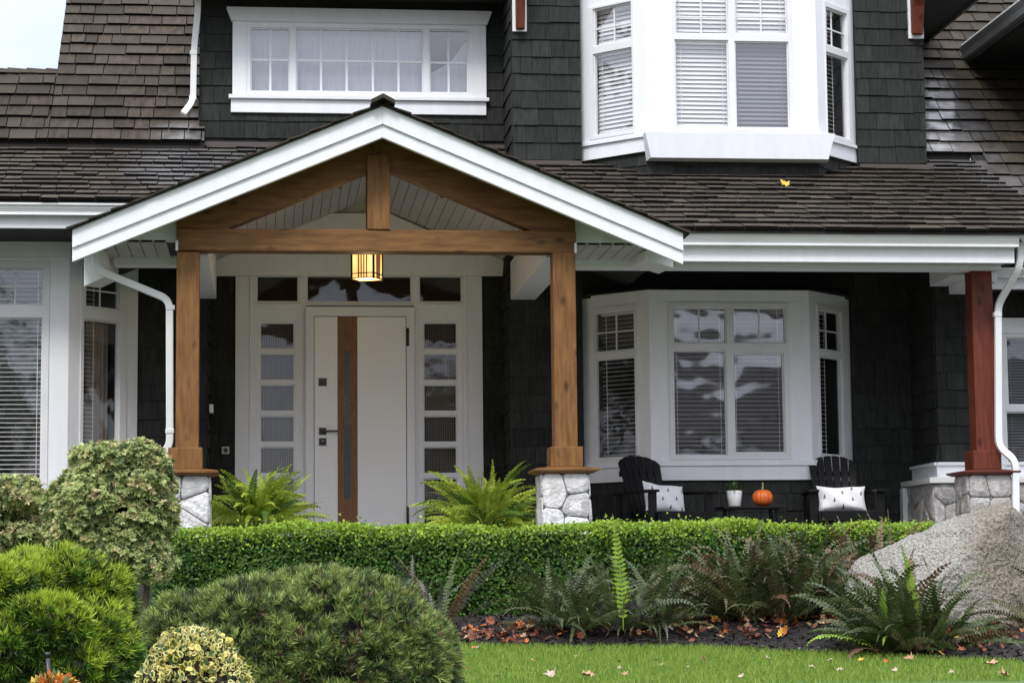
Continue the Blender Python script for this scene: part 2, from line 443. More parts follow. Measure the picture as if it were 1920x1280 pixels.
def clip_poly(poly, mid, nrm):
    res = []
    for i in range(len(poly)):
        p, q = poly[i], poly[(i + 1) % len(poly)]
        dp = (p[0] - mid[0]) * nrm[0] + (p[1] - mid[1]) * nrm[1]; dq = (q[0] - mid[0]) * nrm[0] + (q[1] - mid[1]) * nrm[1]
        if dp <= 0: res.append(p)
        if dp * dq < 0:
            t = dp / (dp - dq); res.append((p[0] + (q[0] - p[0]) * t, p[1] + (q[1] - p[1]) * t))
    return res
def stones(mb, fr, a0, a1, b0, b1, size, m, seed, d=0.018, joint=.007, mortar=True):
    rnd = random.Random(seed)
    na, nb = max(2, round((a1 - a0) / size)), max(2, round((b1 - b0) / size))
    sd = []
    for j in range(nb):
        for i in range(na):
            if rnd.random() < .12 and na * nb > 9: continue
            sd.append((a0 + (i + .5 + .5 * (j % 2) - .25 + rnd.uniform(-.38, .38)) * (a1 - a0) / na, b0 + (j + .5 + rnd.uniform(-.38, .38)) * (b1 - b0) / nb))
    for s in sd:
        poly = [(a0, b0), (a1, b0), (a1, b1), (a0, b1)]
        for q in sd:
            if q is s: continue
            dx, dy = q[0] - s[0], q[1] - s[1]; l = math.hypot(dx, dy)
            mid = ((s[0] + q[0]) / 2 - dx / l * joint / 2, (s[1] + q[1]) / 2 - dy / l * joint / 2)
            poly = clip_poly(poly, mid, (dx, dy))
            if len(poly) < 3: break
        if len(poly) < 3: continue
        # round the corners a little
        pts = []
        n = len(poly)
        for i in range(n):
            p, q, r = poly[i - 1], poly[i], poly[(i + 1) % n]
            for t, e in ((.3, p), (.3, r)):
                l = math.hypot(e[0] - q[0], e[1] - q[1]); k = min(.35, .025 / max(l, .001))
                pts.append((q[0] + (e[0] - q[0]) * k, q[1] + (e[1] - q[1]) * k))
        c = (sum(p[0] for p in pts) / len(pts), sum(p[1] for p in pts) / len(pts))
        n = len(pts); dd = d * rnd.uniform(.7, 1.25)
        tx, ty = rnd.uniform(-.05, .05), rnd.uniform(-.05, .05)
        def ring(k, dz, rug):
            out_ = []
            for p in pts:
                a = c[0] + (p[0] - c[0]) * k; b = c[1] + (p[1] - c[1]) * k
                out_.append(fr.w(a, b, dz + rug * (rnd.uniform(-.004, .004) + tx * (a - c[0]) + ty * (b - c[1]))))
            return out_
        R0, R1, R2, R3 = ring(1, 0, 0), ring(.99, dd * .6, 0), ring(.9, dd, 1), ring(.45, dd * 1.12, 1)
        vs = R0 + R1 + R2 + R3 + [fr.w(c[0], c[1], dd * 1.13)]
        fs = []
        for k in range(3):
            for i in range(n): fs.append((k * n + i, k * n + (i + 1) % n, (k + 1) * n + (i + 1) % n, (k + 1) * n + i))
        mb.add(vs, fs, m, True)
        mb.add(vs[3 * n:], [(i, (i + 1) % n, n) for i in range(n)], m, True)
    if mortar: mb.fbox(fr, a0 + .004, a1 - .004, b0, b1, -.02, .006, MORT)

def window(house, fr, outer, panes, blind=None, name='window', label=None, d=0.0, gl=None, frame_m=None, room=.7, slat=(.046, 14, .038), bars=.016, sub=True, dark=()):
    """frame mesh with all glazing bars; children pane, blind, interior. panes: (a0,a1,b0,b1,[bar a],[bar b])"""
    fm = frame_m or OFFW
    mb = MB()
    mb.plate(fr, *outer, [p[:4] for p in panes], d - .06, d + .012, fm)
    for p in panes:     # stepped inner sash edge, glazing bars
        mb.plate(fr, p[0], p[1], p[2], p[3], [(p[0] + .014, p[1] - .014, p[2] + .014, p[3] - .014)], d - .05, d - .008, fm)
        for va in (p[4] if len(p) > 4 else []):
            mb.fbox(fr, va - bars / 2, va + bars / 2, p[2] + .014, p[3] - .014, d - .04, d - .024, fm)
        for hb in (p[5] if len(p) > 5 else []):
            mb.fbox(fr, p[0] + .014, p[1] - .014, hb - bars / 2, hb + bars / 2, d - .038, d - .0225, fm)
    o = mb.build(name, house, bevel=.003, label=label)
    g = MB()
    for p in panes:
        g.add([fr.w(p[0] + .005, p[2] + .005, d - .032), fr.w(p[1] - .005, p[2] + .005, d - .032), fr.w(p[1] - .005, p[3] - .005, d - .032), fr.w(p[0] + .005, p[3] - .005, d - .032)], [(0, 1, 2, 3)], gl or GLASS)
    g.build('pane', o)
    a0, a1, b0, b1 = outer
    if room:
        r = MB(); e = .004
        r.add([fr.w(a, b, q) for q in (d - .062, d - room) for a, b in ((a0 + e, b0 + e), (a1 - e, b0 + e), (a1 - e, b1 - e), (a0 + e, b1 - e))],
              [(4, 5, 6, 7), (0, 1, 5, 4), (1, 2, 6, 5), (2, 3, 7, 6), (3, 0, 4, 7)], ROOM)
        r.build('interior', o)
    if blind:
        s = MB(); sp, tilt, dep = slat
        for (ba, bb, bz, bt, mm) in blind:
            n = int((bt - bz) / sp); ct, st = math.cos(R(tilt)), math.sin(R(tilt))
            rnd = random.Random(int(ba * 1000))
            for i in range(n):
                z = bt - .03 - i * sp; cd = d - .115
                h = dep / 2; jt = rnd.uniform(-.001, .001)
                # slat slopes: outer edge low
                p0 = (cd + h * ct, z - h * st); p1 = (cd - h * ct, z + h * st)
                s.hexa([fr.w(ba, p0[1] + jt, p0[0]), fr.w(bb, p0[1] - jt, p0[0]), fr.w(bb, p1[1] - jt, p1[0]), fr.w(ba, p1[1] + jt, p1[0]),
                        fr.w(ba, p0[1] + jt + .003, p0[0]), fr.w(bb, p0[1] - jt + .003, p0[0]), fr.w(bb, p1[1] - jt + .003, p1[0]), fr.w(ba, p1[1] + jt + .003, p1[0])], mm)
            s.fbox(fr, ba, bb, bt - .03, bt, d - .15, d - .085, mm)
            for q in (.12, .88):
                x = ba + (bb - ba) * q
                s.fbox(fr, x - .003, x + .003, bz, bt - .03, d - .092, d - .089, mm)
        s.build('blind', o)
    return o

# ================================================================== THE SETTING
def lawn_z(x, y):
    if y < 0: return 0.0
    z = .06 * min(y, 18.0)
    if y > 19.2: z += .55 * min(1, (y - 19.2) / .6)
    return z
EDGE = [(-40, 15.0), (-3, 16.3), (-.6, 17.3), (1.45, 17.15), (2.6, 16.8), (3.3, 16.75), (3.75, 16.25), (4.4, 15.9), (5.1, 15.3), (6.5, 14.6), (12, 13), (40, 12)]
def edge_y(x):
    for (x0, y0), (x1, y1) in zip(EDGE, EDGE[1:]):
        if x0 <= x <= x1:
            t = (x - x0) / (x1 - x0)
            return y0 + (y1 - y0) * t + .03 * math.sin(x * 5.1) + .015 * math.sin(x * 13)
    return 15
def bed_z(x, y):
    t = max(0, min(1, (y - edge_y(x)) / 1.1))
    return lawn_z(x, y) + .012 + .15 * t * t * (3 - 2 * t) + .012 * noise.noise(Vector((x * 5, y * 5, 0)))
def gz(x, y):
    return max(lawn_z(x, y), bed_z(x, y) if edge_y(x) < y < 19.2 else -9)

BUTT = mat('shaded_shake_butt', (.010, .009, .008), (.006, .0055, .005), rough=.95, nscale=30, spec=.1)
GLASSW = glass('old_wavy_glass', ior=.26, wav=.016, sc_=1.5, rgh=.045)
GLASSD = glass('door_glass', ior=.10, wav=.009)
LAWN = mat('lawn_soil', (.085, .15, .022), (.055, .105, .015), rough=.9, nscale=3)
mb = MB()
xs = [-900, -300, -100, -50, -25] + [x * .5 for x in range(-24, 30)] + [25, 50, 100, 300, 900]
ys = [-900, -300, -100, -50, -20, -5] + [y * .4 for y in range(0, 64)] + [30, 50, 100, 300, 900]
vs = [(x, y, lawn_z(x, y)) for y in ys for x in xs]
nx = len(xs)
EARTH = mat('dry_earth', (.10, .095, .08), (.07, .066, .055), rough=.95, nscale=.8)
BANK = mat('planting_soil', (.022, .018, .016), (.012, .010, .009), rough=.95, nscale=9)
yard = lambda i, j: (1 if ys[j] < 18 else 2) if -12 <= xs[i] < 12 and 5.9 <= ys[j] < 25 else 0
for mm_, want in ((LAWN, 1), (EARTH, 0), (BANK, 2)):
    mb.add(vs, [(j * nx + i, j * nx + i + 1, (j + 1) * nx + i + 1, (j + 1) * nx + i) for j in range(len(ys) - 1) for i in range(nx - 1) if yard(i, j) == want], mm_, True)
o = mb.build('ground'); o['kind'] = 'structure'

ASPH = mat('asphalt', (.055, .055, .056), (.04, .04, .042), rough=.9, nscale=30)
PAVE = mat('pavement_concrete', (.28, .275, .26), (.22, .215, .205), rough=.9, nscale=8)
for nm, y0_, y1_, z0_, m_ in (('road', -12.5, -4.2, .006, ASPH), ('pavement', -4.2, -2.4, .13, PAVE), ('pavement', -14.3, -12.5, .13, PAVE)):
    mb = MB(); mb.box(-120, 120, y0_, y1_, -.3, z0_, m_)
    o = mb.build(nm); o['kind'] = 'structure'

MULCH = mat('bark_mulch', (.016, .011, .009), (.006, .0045, .004), rough=.9, nscale=40, bump=1.0, bscale=70)
mb = MB()
bx = [-14 + i * .2 for i in range(120)]; bt = [i / 14 for i in range(15)]
vs = []
for t in bt:
    for x in bx:
        e = edge_y(x); y = e + (19.4 - e) * t
        vs.append((x, y, bed_z(x, y)))
nx = len(bx)
mb.add(vs, [(j * nx + i, j * nx + i + 1, (j + 1) * nx + i + 1, (j + 1) * nx + i) for j in range(len(bt) - 1) for i in range(nx - 1)], MULCH, True)
o = mb.build('mulch_bed'); o['kind'] = 'structure'
# ================================================================== THE HOUSE
house = tag(empty('house', (2.5, 23.5, 1.2)), 'dark grey shingled two-storey house with white trim and a gabled timber porch', 'house')
house_loc = house.location.copy()
def hb(mb, name, bevel=0.0, label=None, parent=None, fix=False):
    o = mb.build(name, parent or house, bevel, label, fix)
    if parent is None: o.matrix_parent_inverse = Matrix.Translation(-house_loc)
    return o
class HouseParent: pass
YW, YB, YD, YU, YA = 23.5, 22.97, 24.27, 23.47, 24.0     # lower wall, bay fronts, left upper wall, upper bump, door wall
YP = 20.2                                                # porch timber front
FW, FB, FD, FU, FA = face(YW), face(YB), face(YD), face(YU), face(YA)
ZFL = PZ(1580, 1027, 22.4)                               # porch floor
EXP = .185
WR = (.13, .34)

def wall(fr, a0, a1, b0, b1, seed, holes=(), exp=EXP, first=0.0, clip=None, thick=.02):
    mb = MB()
    mb.plate(fr, a0, a1, b0, b1, list(holes), -.10, -.002, SIDB)
    shingles(mb, wall_at(fr, b0 + first), a1 - a0, b1 - b0 - first, exp, WR, thick, SID, seed, [(h[0] + .0, h[1] - .0, h[2] - b0, h[3] - b0) for h in holes], u0=a0, gap=.004, clip=clip)
    return hb(mb, 'wall')

# ---- upper left wall with the long window
aL, aR = FD.px(374, 100)[0], FD.px(946, 150)[0]
zb = FD.px(650, 262)[1]
rW = FD.rect(463, 45, 885, 184)
wall(FD, aL, aR, zb - .05, zb + 2.6, 1, [rW], exp=33.4 * 24.27 / 4200, first=.05)
# ---- upper bump wall (centre), its left return
uL, uR = FU.px(960, 150)[0], FU.px(1734, 180)[0]
zub = FU.px(1200, 302)[1]
def bayback(px, py, X, Y, left):
    v = ray(px, py); k = v.x / v.y
    return (X + Y) / (1 + k) if left else (X - Y) / (k - 1)
ubL, ubR = FU.px(1084, 150)[0], FU.px(1609, 150)[0]
wall(FU, uL, ubL + .03, zub - .25, zub + 2.8, 2, exp=33.6 * 23.47 / 4200, first=.25)
wall(FU, ubR - .03, uR, zub - .25, zub + 2.8, 14, exp=33.6 * 23.47 / 4200, first=.25)
ret = Fr((uL, 0), (0, -1))
wall(ret, -YD, -YU, zub - .05, zub + 2.8, 3, exp=33.6 * 23.47 / 4200, first=.05)
# corner mitres of shakes
# ---- lower walls
cL, cR = FW.px(389, 700)[0], FW.px(955, 700)[0]
lbL, lbR = FW.px(1090, 700)[0], FW.px(1601, 700)[0]
wL = FW.px(1692, 900)[0]
gX_ = face(22.6).px(1757, 760)[0]
ZC = 4.83                                                # flat porch ceiling
wall(FW, FW.px(225, 700)[0], cL, 1.2, 5.85, 4)
wall(FW, cR, gX_ + .1, ZFL - .2, 5.85, 5, [(lbL + .02, lbR - .02, 0, FW.px(1350, 560)[1])], first=.2)
wall(Fr((cL, 0), (0, 1)), YW, YA, ZFL - .2, 5.1, 6, first=.2)
wall(Fr((cR, 0), (0, -1)), -YA, -YW, ZFL - .2, 5.1, 7, first=.2)
dA = FA.rect(441, 470, 905, 1040)
wall(FA, cL, cR, ZFL - .2, 5.9, 8, [(dA[0] + .02, dA[1] - .02, 0, dA[3])], first=.2)

# ---- right wing: front wall with a window, left return with stone base
YG = 22.6
FG = face(YG)
gX = FG.px(1757, 760)[0]
zl = FG.px(1790, 866)[1]                                 # top of the white ledge
wall(Fr((gX, 0), (0, -1)), -YW, -YG, zl, 4.86, 9, first=.01)
gw = FG.rect(1877, 626, 2010, 900)
wall(FG, gX, gX + 2.6, zl, 4.86, 10, [gw], first=.01)
mb = MB()
ledge_t, ledge_b = zl, FG.px(1790, 868.5)[1] - .02
# white band under the shingles, then the capped stone base that stands proud
for fr, a0, a1 in ((Fr((gX, 0), (0, -1)), -YW, -YG + .026), (FG, gX - .026, gX + 2.6)):
    mb.fbox(fr, a0, a1, zl - .035, zl - .002, -.03, .055, WHITE)
    mb.fbox(fr, a0, a1, zl - .26, zl - .035, -.03, .03, WHITE)
hb(mb, 'ledge_board', .003)
zc1 = FG.px(1790, 896)[1]; zc0 = FG.px(1790, 902.5)[1]
sX = face(YG - .12).px(1752, 940)[0]
mb = MB()
mb.prism([(sX - .06, YW, zc1), (sX - .06, YG - .18, zc1), (gX + 2.6, YG - .18, zc1), (gX + 2.6, YG, zc1 + .02), (gX, YG, zc1 + .02), (gX, YW, zc1 + .02)],
         [(sX - .06, YW, zc0 - .02), (sX - .06, YG - .18, zc0 - .02), (gX + 2.6, YG - .18, zc0 - .02), (gX + 2.6, YG, zc0 - .02), (gX, YG, zc0 - .02), (gX, YW, zc0 - .02)], GUT)
hb(mb, 'stone_cap', .004, fix=True)
mb = MB()
stones(mb, Fr((sX, 0), (0, -1)), -YW, -(YG - .12), 1.25, zc0 - .022, .24, STG, 11)
stones(mb, face(YG - .12), sX, gX + 2.6, 1.25, zc0 - .022, .2, STG, 12)
hb(mb, 'stone_base', label='grey fieldstone base of the wing wall')
mb = MB()
mb.fbox(Fr((sX, 0), (0, -1)), -YW - .02, -YW + .13, 1.25, zc0 - .03, .0, .075, GUT)
hb(mb, 'corner_board', .003)

# ---- windows -----------------------------------------------------------
def hwin(*a, **k):
    o = window(house, *a, **k); o.matrix_parent_inverse = Matrix.Translation(-house_loc); return o
def prect(fr, q, va=(), hb_=()):
    r = fr.rect(*q)
    my = (q[1] + q[3]) / 2; mx_ = (q[0] + q[2]) / 2
    return (*r, [fr.px(x, my)[0] for x in va], [fr.px(mx_, y)[1] for y in hb_])

# long window of the upper left wall
po = [prect(FD, (469.5, 54, 543, 173.5), [507], [113]), prect(FD, (555, 55.5, 793, 174.5), [602, 650, 699, 747], [115.5]), prect(FD, (805, 57.5, 877, 176), [841], [118.5])]
ow = hwin(FD, rW, po, label='long horizontal upstairs window with pale drawn curtains', d=.03, gl=GLASSF, bars=.026, frame_m=WHITE)
mb = MB()
for (a, b) in ((po[0][0] - .02, po[2][0] + .02),):
    n = 60; rows = []
    for i in range(n + 1):
        t = i / n; rows.append((a + (b - a) * t, -.13 + .006 * math.sin(t * 90) + .004 * math.sin(t * 41)))
    b0, b1 = po[0][2] - .16, po[0][3] + .02
    mb.add([FD.w(x, z, dd) for x, dd in rows for z in (b0, b1)], [(2 * i, 2 * i + 2, 2 * i + 3, 2 * i + 1) for i in range(n)], CURT, True)
    # curtain cut back at the last light's upper corner, shaped to imitate a dark reflection
    c0, c1 = po[2][0] + .02, po[2][1] + .02
    zm = (b0 + b1) / 2
    mb.add([FD.w(c0, b0, -.13), FD.w(c1, b0, -.135), FD.w(c1, b1 - .06, -.15), FD.w((c0 + c1) / 2, zm + .1, -.14), FD.w(c0, zm - .02, -.13)], [(0, 1, 2, 3, 4)], CURT)
mb.build('curtain', ow)
mb = MB()
# casing: side boards, flared head, sill, apron
o_ = FD.rect(436, 40, 911, 182)
mb.fbox(FD, o_[0], rW[0], rW[2] - .01, rW[3] + .03, 0, .05, WHITE)
mb.fbox(FD, rW[1], o_[1], rW[2] - .01, rW[3] + .03, 0, .05, WHITE)
hd = FD.rect(425, 20.5, 921, 46)
mb.fprism(FD, [(o_[0] - .012, hd[2]), (o_[1] + .012, hd[2]), (hd[1], hd[3] - .02), (hd[1], hd[3]), (hd[0], hd[3]), (hd[0], hd[3] - .02)], 0, .085, WHITE)
s_ = FD.rect(429, 183, 916, 190)
mb.fbox(FD, s_[0], s_[1], s_[2], s_[3], 0, .09, WHITE)
a2 = FD.rect(433, 190.5, 911, 215)
mb.fbox(FD, a2[0], a2[1], a2[2], s_[2] - .002, 0, .05, WHITE)
hb(mb, 'window_casing', .004)

# ---- bays
def bay(YF, cl, cr, bl, br, py, yw, b0, b1, name, skirt_b0, seed, top_extra=0):
    """white bay: returns frames front, left, right and their widths"""
    f = face(YF)
    aL_, aR_ = f.px(cl, py)[0], f.px(cr, py)[0]
    yl = bayback(bl, py, aL_, YF, True); yr = bayback(br, py, aR_, YF, False)
    L = Fr((aL_ - (yl - YF), yl), (1, -1)); wl = (yl - YF) * math.sqrt(2)
    Rr = Fr((aR_, YF), (1, 1)); wr = (yr - YF) * math.sqrt(2)
    return f, L, Rr, aL_, aR_, wl, wr
# upper bay
f, L, Rr, aL_, aR_, wl, wr = bay(YB, 1211, 1532, 1084, 1609, 150, YU, 0, 0, 'bay', 0, 0)
zt = f.px(1370, -260)[1]
zs = f.px(1370, 249)[1]; zsL = L.px(1150, 265)[1]
of = (f.px(1262, 150)[0], f.px(1487, 150)[0], f.px(1370, 246.5)[1], f.px(1370, -75)[1])
oL = L.quadr((1104.5, 13), (1188, 0), (1105, 263), (1188.5, 249.5))
oR = Rr.quadr((1546, 5), (1595, 20), (1548, 255), (1596, 268))
zap = L.px(1210, 284)[1]
mb = MB()
mb.plate(f, aL_, aR_, zs - .02, zt, [of], -.05, .0, WHITE)
mb.plate(L, 0, wl, zs - .02, zt, [oL], -.05, .0, WHITE)
mb.plate(Rr, 0, wr, zs - .02, zt, [oR], -.05, .0, WHITE)
# sill bands and aprons of the two sides
for fr, w_ in ((L, wl), (Rr, wr)):
    mb.fbox(fr, -.0, w_ + .0, zs - .055, zs - .021, -.03, .04, WHITE)
    mb.fbox(fr, 0, w_, zap, zs - .056, -.03, .014, WHITE)
hb(mb, 'bay_casing')
mb = MB()           # flared shelf under the front window
zsb = f.px(1385, 297)[1]
fs = face(YB - .14)
sl_, sr_ = fs.px(1209, 250)[0], fs.px(1565, 250)[0]
bl_, br_ = fs.px(1221, 296)[0], fs.px(1554, 296)[0]
zs2, zsb2 = fs.px(1385, 249.5)[1], fs.px(1385, 297)[1]
mb.prism([(sl_, YB - .16, zs2), (sr_, YB - .16, zs2), (br_, YB - .13, zsb2), (bl_, YB - .13, zsb2)][::-1],
         [(sl_, YB, zs2), (sr_, YB, zs2), (br_ + .02, YB, zsb2 - .015), (bl_ - .03, YB, zsb2 - .015)][::-1], WHITE)
hb(mb, 'window_shelf', .003, fix=True)
mb = MB()           # shingled skirt below the bay down to the roof
for fr, a0, a1, zt2, sd in ((f, aL_, aR_, zs - .1, 21), (L, 0, wl, zap, 22), (Rr, 0, wr, zap, 23)):
    zlow = zub - .5
    mb.plate(fr, a0, a1, zlow, zt2, [], -.08, -.03, SIDB)
    shingles(mb, wall_at(fr, zlow, -.03), a1 - a0, zt2 - zlow, EXP, WR, .018, SID, sd, u0=a0, gap=.004)
hb(mb, 'bay_skirt')
# front window: pairs of small panes over tall ones
pf = [prect(f, (1265.5, -70, 1364, 64.5), [1314.5], [31]), prect(f, (1377, -70, 1475, 64.5), [1426.5], [31]),
      prect(f, (1266, 75.5, 1366.5, 239)), prect(f, (1378.5, 78.5, 1479.5, 241))]
m_ = (pf[2][1] + pf[3][0]) / 2
hwin(f, of, pf, [(of[0] + .03, m_ - .01, pf[2][2], of[3] - .02, SLAT), (m_ + .01, of[1] - .03, pf[3][2], pf[1][2] - .02, SLATD), (m_ + .01, of[1] - .03, pf[1][2], of[3] - .02, SLAT)], slat=(.0465, 58, .048), label='upstairs bay front window with nearly closed white blinds and one screened light', gl=GLASSF, d=.0)
pL = [L.quadr((1112.5, 17.5), (1184, 3), (1112.5, 87.5), (1184.5, 76.5)) + ([L.px(1149, 40)[0]], [L.px(1149, 48)[1]]), L.quadr((1113, 101.5), (1186, 89), (1114, 254.5), (1187, 245))]
hwin(L, oL, pL, [(pL[1][0] - .01, pL[1][1] + .01, pL[1][2], pL[0][3], SLAT)], slat=(.0465, 58, .048), label='left side window of the upstairs bay', gl=GLASSF)
pR = [Rr.quadr((1548, 12.5), (1587, 28), (1548, 84.5), (1588, 97)) + ([Rr.px(1563, 50)[0]], [Rr.px(1566, 57)[1]]), Rr.quadr((1549, 98.5), (1589.5, 110), (1550, 251), (1590.5, 261))]
hwin(Rr, oR, pR, [(pR[1][0] - .01, pR[1][0] + (pR[1][1] - pR[1][0]) * .72, pR[1][2], pR[0][3], SLAT)], slat=(.0465, 22, .044), label='right side window of the upstairs bay', gl=GLASSF)

# lower bay
f, L, Rr, aL_, aR_, wl, wr = bay(YB, 1218.5, 1519.5, 1089.5, 1600.5, 700, YW, 0, 0, 'bay', 0, 0)
zt = f.px(1368, 540.3)[1]; zs1 = f.px(1368, 862)[1]; zs0 = f.px(1368, 872.5)[1]; zap = f.px(1368, 899.5)[1]
of = f.rect(1254, 567.5, 1481, 861)
oL = L.quadr((1105, 580), (1193, 569), (1108, 870), (1197, 864))
oR = Rr.quadr((1532, 571), (1585, 579), (1537, 862), (1590, 866))
mb = MB()
mb.plate(f, aL_, aR_, zs1, zt, [of], -.05, 0, WHITE)
mb.plate(L, 0, wl, zs1, zt, [oL], -.05, 0, WHITE)
mb.plate(Rr, 0, wr, zs1, zt, [oR], -.05, 0, WHITE)
for fr, a0, a1 in ((f, aL_ - .0, aR_ + .0), (L, 0, wl + .0), (Rr, -.0, wr)):
    mb.fbox(fr, a0 - .012, a1 + .012, zs0, zs1 - .001, -.03, .035, WHITE)
    mb.fbox(fr, a0, a1, zap, zs0 - .001, -.03, .012, WHITE)
mb.prism([(aL_, YB, zt), (aR_, YB, zt), (aR_ + wr / 1.4142, YW, zt), (aL_ - wl / 1.4142, YW, zt)], [(aL_, YB, zt - .02), (aR_, YB, zt - .02), (aR_ + wr / 1.4142, YW, zt - .02), (aL_ - wl / 1.4142, YW, zt - .02)], SIDB)
hb(mb, 'bay_casing')
mb = MB()
for fr, a0, a1, sd in ((f, aL_, aR_, 31), (L, 0, wl, 32), (Rr, 0, wr, 33)):
    mb.plate(fr, a0, a1, ZFL, zap - .002, [], -.08, -.03, SIDB)
    shingles(mb, wall_at(fr, ZFL + .03, -.03), a1 - a0, zap - ZFL - .03, EXP, WR, .018, SID, sd, u0=a0, gap=.004)
hb(mb, 'bay_skirt')
pf = [prect(f, (1261.5, 576, 1362, 643.5), [1311.5]), prect(f, (1374, 576, 1473, 643.5), [1424]),
      prect(f, (1263, 656.5, 1362.5, 854.5)), prect(f, (1376, 661.5, 1471, 849))]
m_ = (pf[2][1] + pf[3][0]) / 2
hwin(f, of, pf, [(of[0] + .03, m_ - .01, pf[2][2], of[3] - .02, SLAT), (m_ + .01, of[1] - .03, pf[3][2], of[3] - .02, SLAT)], slat=(.0465, 9, .036), label='ground floor bay front window with open blinds and garden reflections', gl=GLASSW)
pL = [L.quadr((1114.2, 587.2), (1189, 578.7), (1114.8, 662), (1190.2, 655.2)) + ([L.px(1153, 620)[0]], [L.px(1153, 621.4)[1]]), L.quadr((1115.4, 674.2), (1190.8, 667.7), (1117.5, 860), (1193, 856.8))]
hwin(L, oL, pL, [(pL[1][0] + .03, pL[1][1] + .01, pL[1][2], pL[0][3], SLAT)], slat=(.0465, 9, .036), label='left side window of the ground floor bay', gl=GLASSD)
pR = [Rr.quadr((1533.8, 579.8), (1576.6, 586), (1535, 655), (1578.4, 660)) + ([Rr.px(1552.6, 620)[0]], [Rr.px(1556, 620.8)[1]]), Rr.quadr((1536, 667.2), (1579, 672), (1539.8, 852), (1582.5, 855))]
hwin(Rr, oR, pR, [(pR[1][0] - .01, pR[1][0] + (pR[1][1] - pR[1][0]) * .62, pR[1][2], pR[0][3], SLAT)], slat=(.0465, 9, .036), label='right side window of the ground floor bay', gl=GLASSD)

# left bay
YL = 22.8
f = face(YL)
aR_ = f.px(128, 690)[0]
yr = bayback(258, 690, aR_, YL, False)
Rr = Fr((aR_, YL), (1, 1)); wr = (yr - YL) * math.sqrt(2)
a0 = f.px(-90, 690)[0]
zsof = PZ(100, 428, 21.9)
zt = zsof - .0; zhd1 = f.px(64, 456)[1]; zhd0 = f.px(64, 485)[1]
of = (a0 + .12, f.px(91.5, 690)[0], f.px(60, 925)[1], f.px(60, 489)[1])
oR = Rr.quadr((151, 497), (237, 510), (149, 870), (236, 880))
mb = MB()
mb.plate(f, a0, aR_, 1.2, zhd0, [of], -.05, 0, WHITE)
mb.plate(Rr, 0, wr, 1.2, zhd0, [oR], -.05, 0, WHITE)
mb.fbox(f, a0, aR_ + .012, zhd0 + .004, zt, -.03, .03, WHITE)
mb.fbox(Rr, -.012, wr, zhd0 + .004, zt, -.03, .03, WHITE)
hb(mb, 'bay_casing', .003)
pf = [prect(f, (-50, 501.5, 80.5, 573), [28], [537]), prect(f, (-50, 595.5, 78.5, 915))]
hwin(f, of, pf, [(of[0] + .03, of[1] - .03, pf[1][2], of[3] - .02, SLAT)], slat=(.0465, 12, .038), label='front window of the left bay with open white blinds')
pR = [Rr.quadr((160.5, 507), (224, 519), (160.6, 575), (223.8, 581)) + ([Rr.px(191, 540)[0]], [Rr.px(191, 545.5)[1]]), Rr.quadr((156, 599), (224, 603), (155, 858), (222, 866))]
hw = hwin(Rr, oR, pR, [(pR[1][0] - .02, pR[1][0] + (pR[1][1] - pR[1][0]) * .5, pR[1][2], pR[0][3], SLAT)], slat=(.0465, 9, .036), label='side window of the left bay with a beige curtain', gl=GLASSD)
mb = MB(); n = 24
ca, cb = pR[1][0] + (pR[1][1] - pR[1][0]) * .42, pR[1][1] + .03
rows = [(ca + (cb - ca) * i / n, -.2 + .02 * math.sin(i * 1.5)) for i in range(n + 1)]
mb.add([Rr.w(x, z, dd) for x, dd in rows for z in (pR[1][2] - .02, pR[1][3])], [(2 * i, 2 * i + 2, 2 * i + 3, 2 * i + 1) for i in range(n)], CURTB, True)
mb.build('curtain', hw)

# wing window at the right edge
pg = [prect(FG, (1886, 633, 2000, 760)), prect(FG, (1886, 772, 2000, 890))]
hwin(FG, gw, pg, [(pg[0][0] - .01, pg[0][1], pg[1][2], pg[0][3], SLATD)], slat=(.03, 40, .03), label='wing window with a dark screen', d=.03)
mb = MB()
q = FG.rect(1866, 597, 2022, 612)
g1 = FG.px(1866, 700)[0]
mb.fbox(FG, g1, gw[0], gw[2] - .08, gw[3], 0, .05, WHITE); mb.fbox(FG, gw[1], gw[1] + .12, gw[2] - .08, gw[3], 0, .05, WHITE)
mb.fbox(FG, g1, gw[1] + .12, gw[3], q[3], 0, .055, WHITE); mb.fbox(FG, g1 - .03, gw[1] + .15, gw[2] - .12, gw[2] - .0, 0, .07, WHITE)
hb(mb, 'window_casing', .004)

# ---- front door wall ---------------------------------------------------
hT = FA.rect(478, 513, 868, 570)
hL = FA.rect(479, 580, 569, 1040); hR = FA.rect(784, 580, 868, 1040); hDr = FA.rect(574, 573, 778, 1040)
zf = ZFL
hL = (hL[0], hL[1], zf + .02, hL[3]); hR = (hR[0], hR[1], zf + .02, hR[3]); hDr = (hDr[0], hDr[1], zf - .01, hDr[3])
mb = MB()
mb.plate(FA, dA[0], dA[1], zf, dA[3], [hT, hL, hR, hDr], -.02, .035, WHITE)
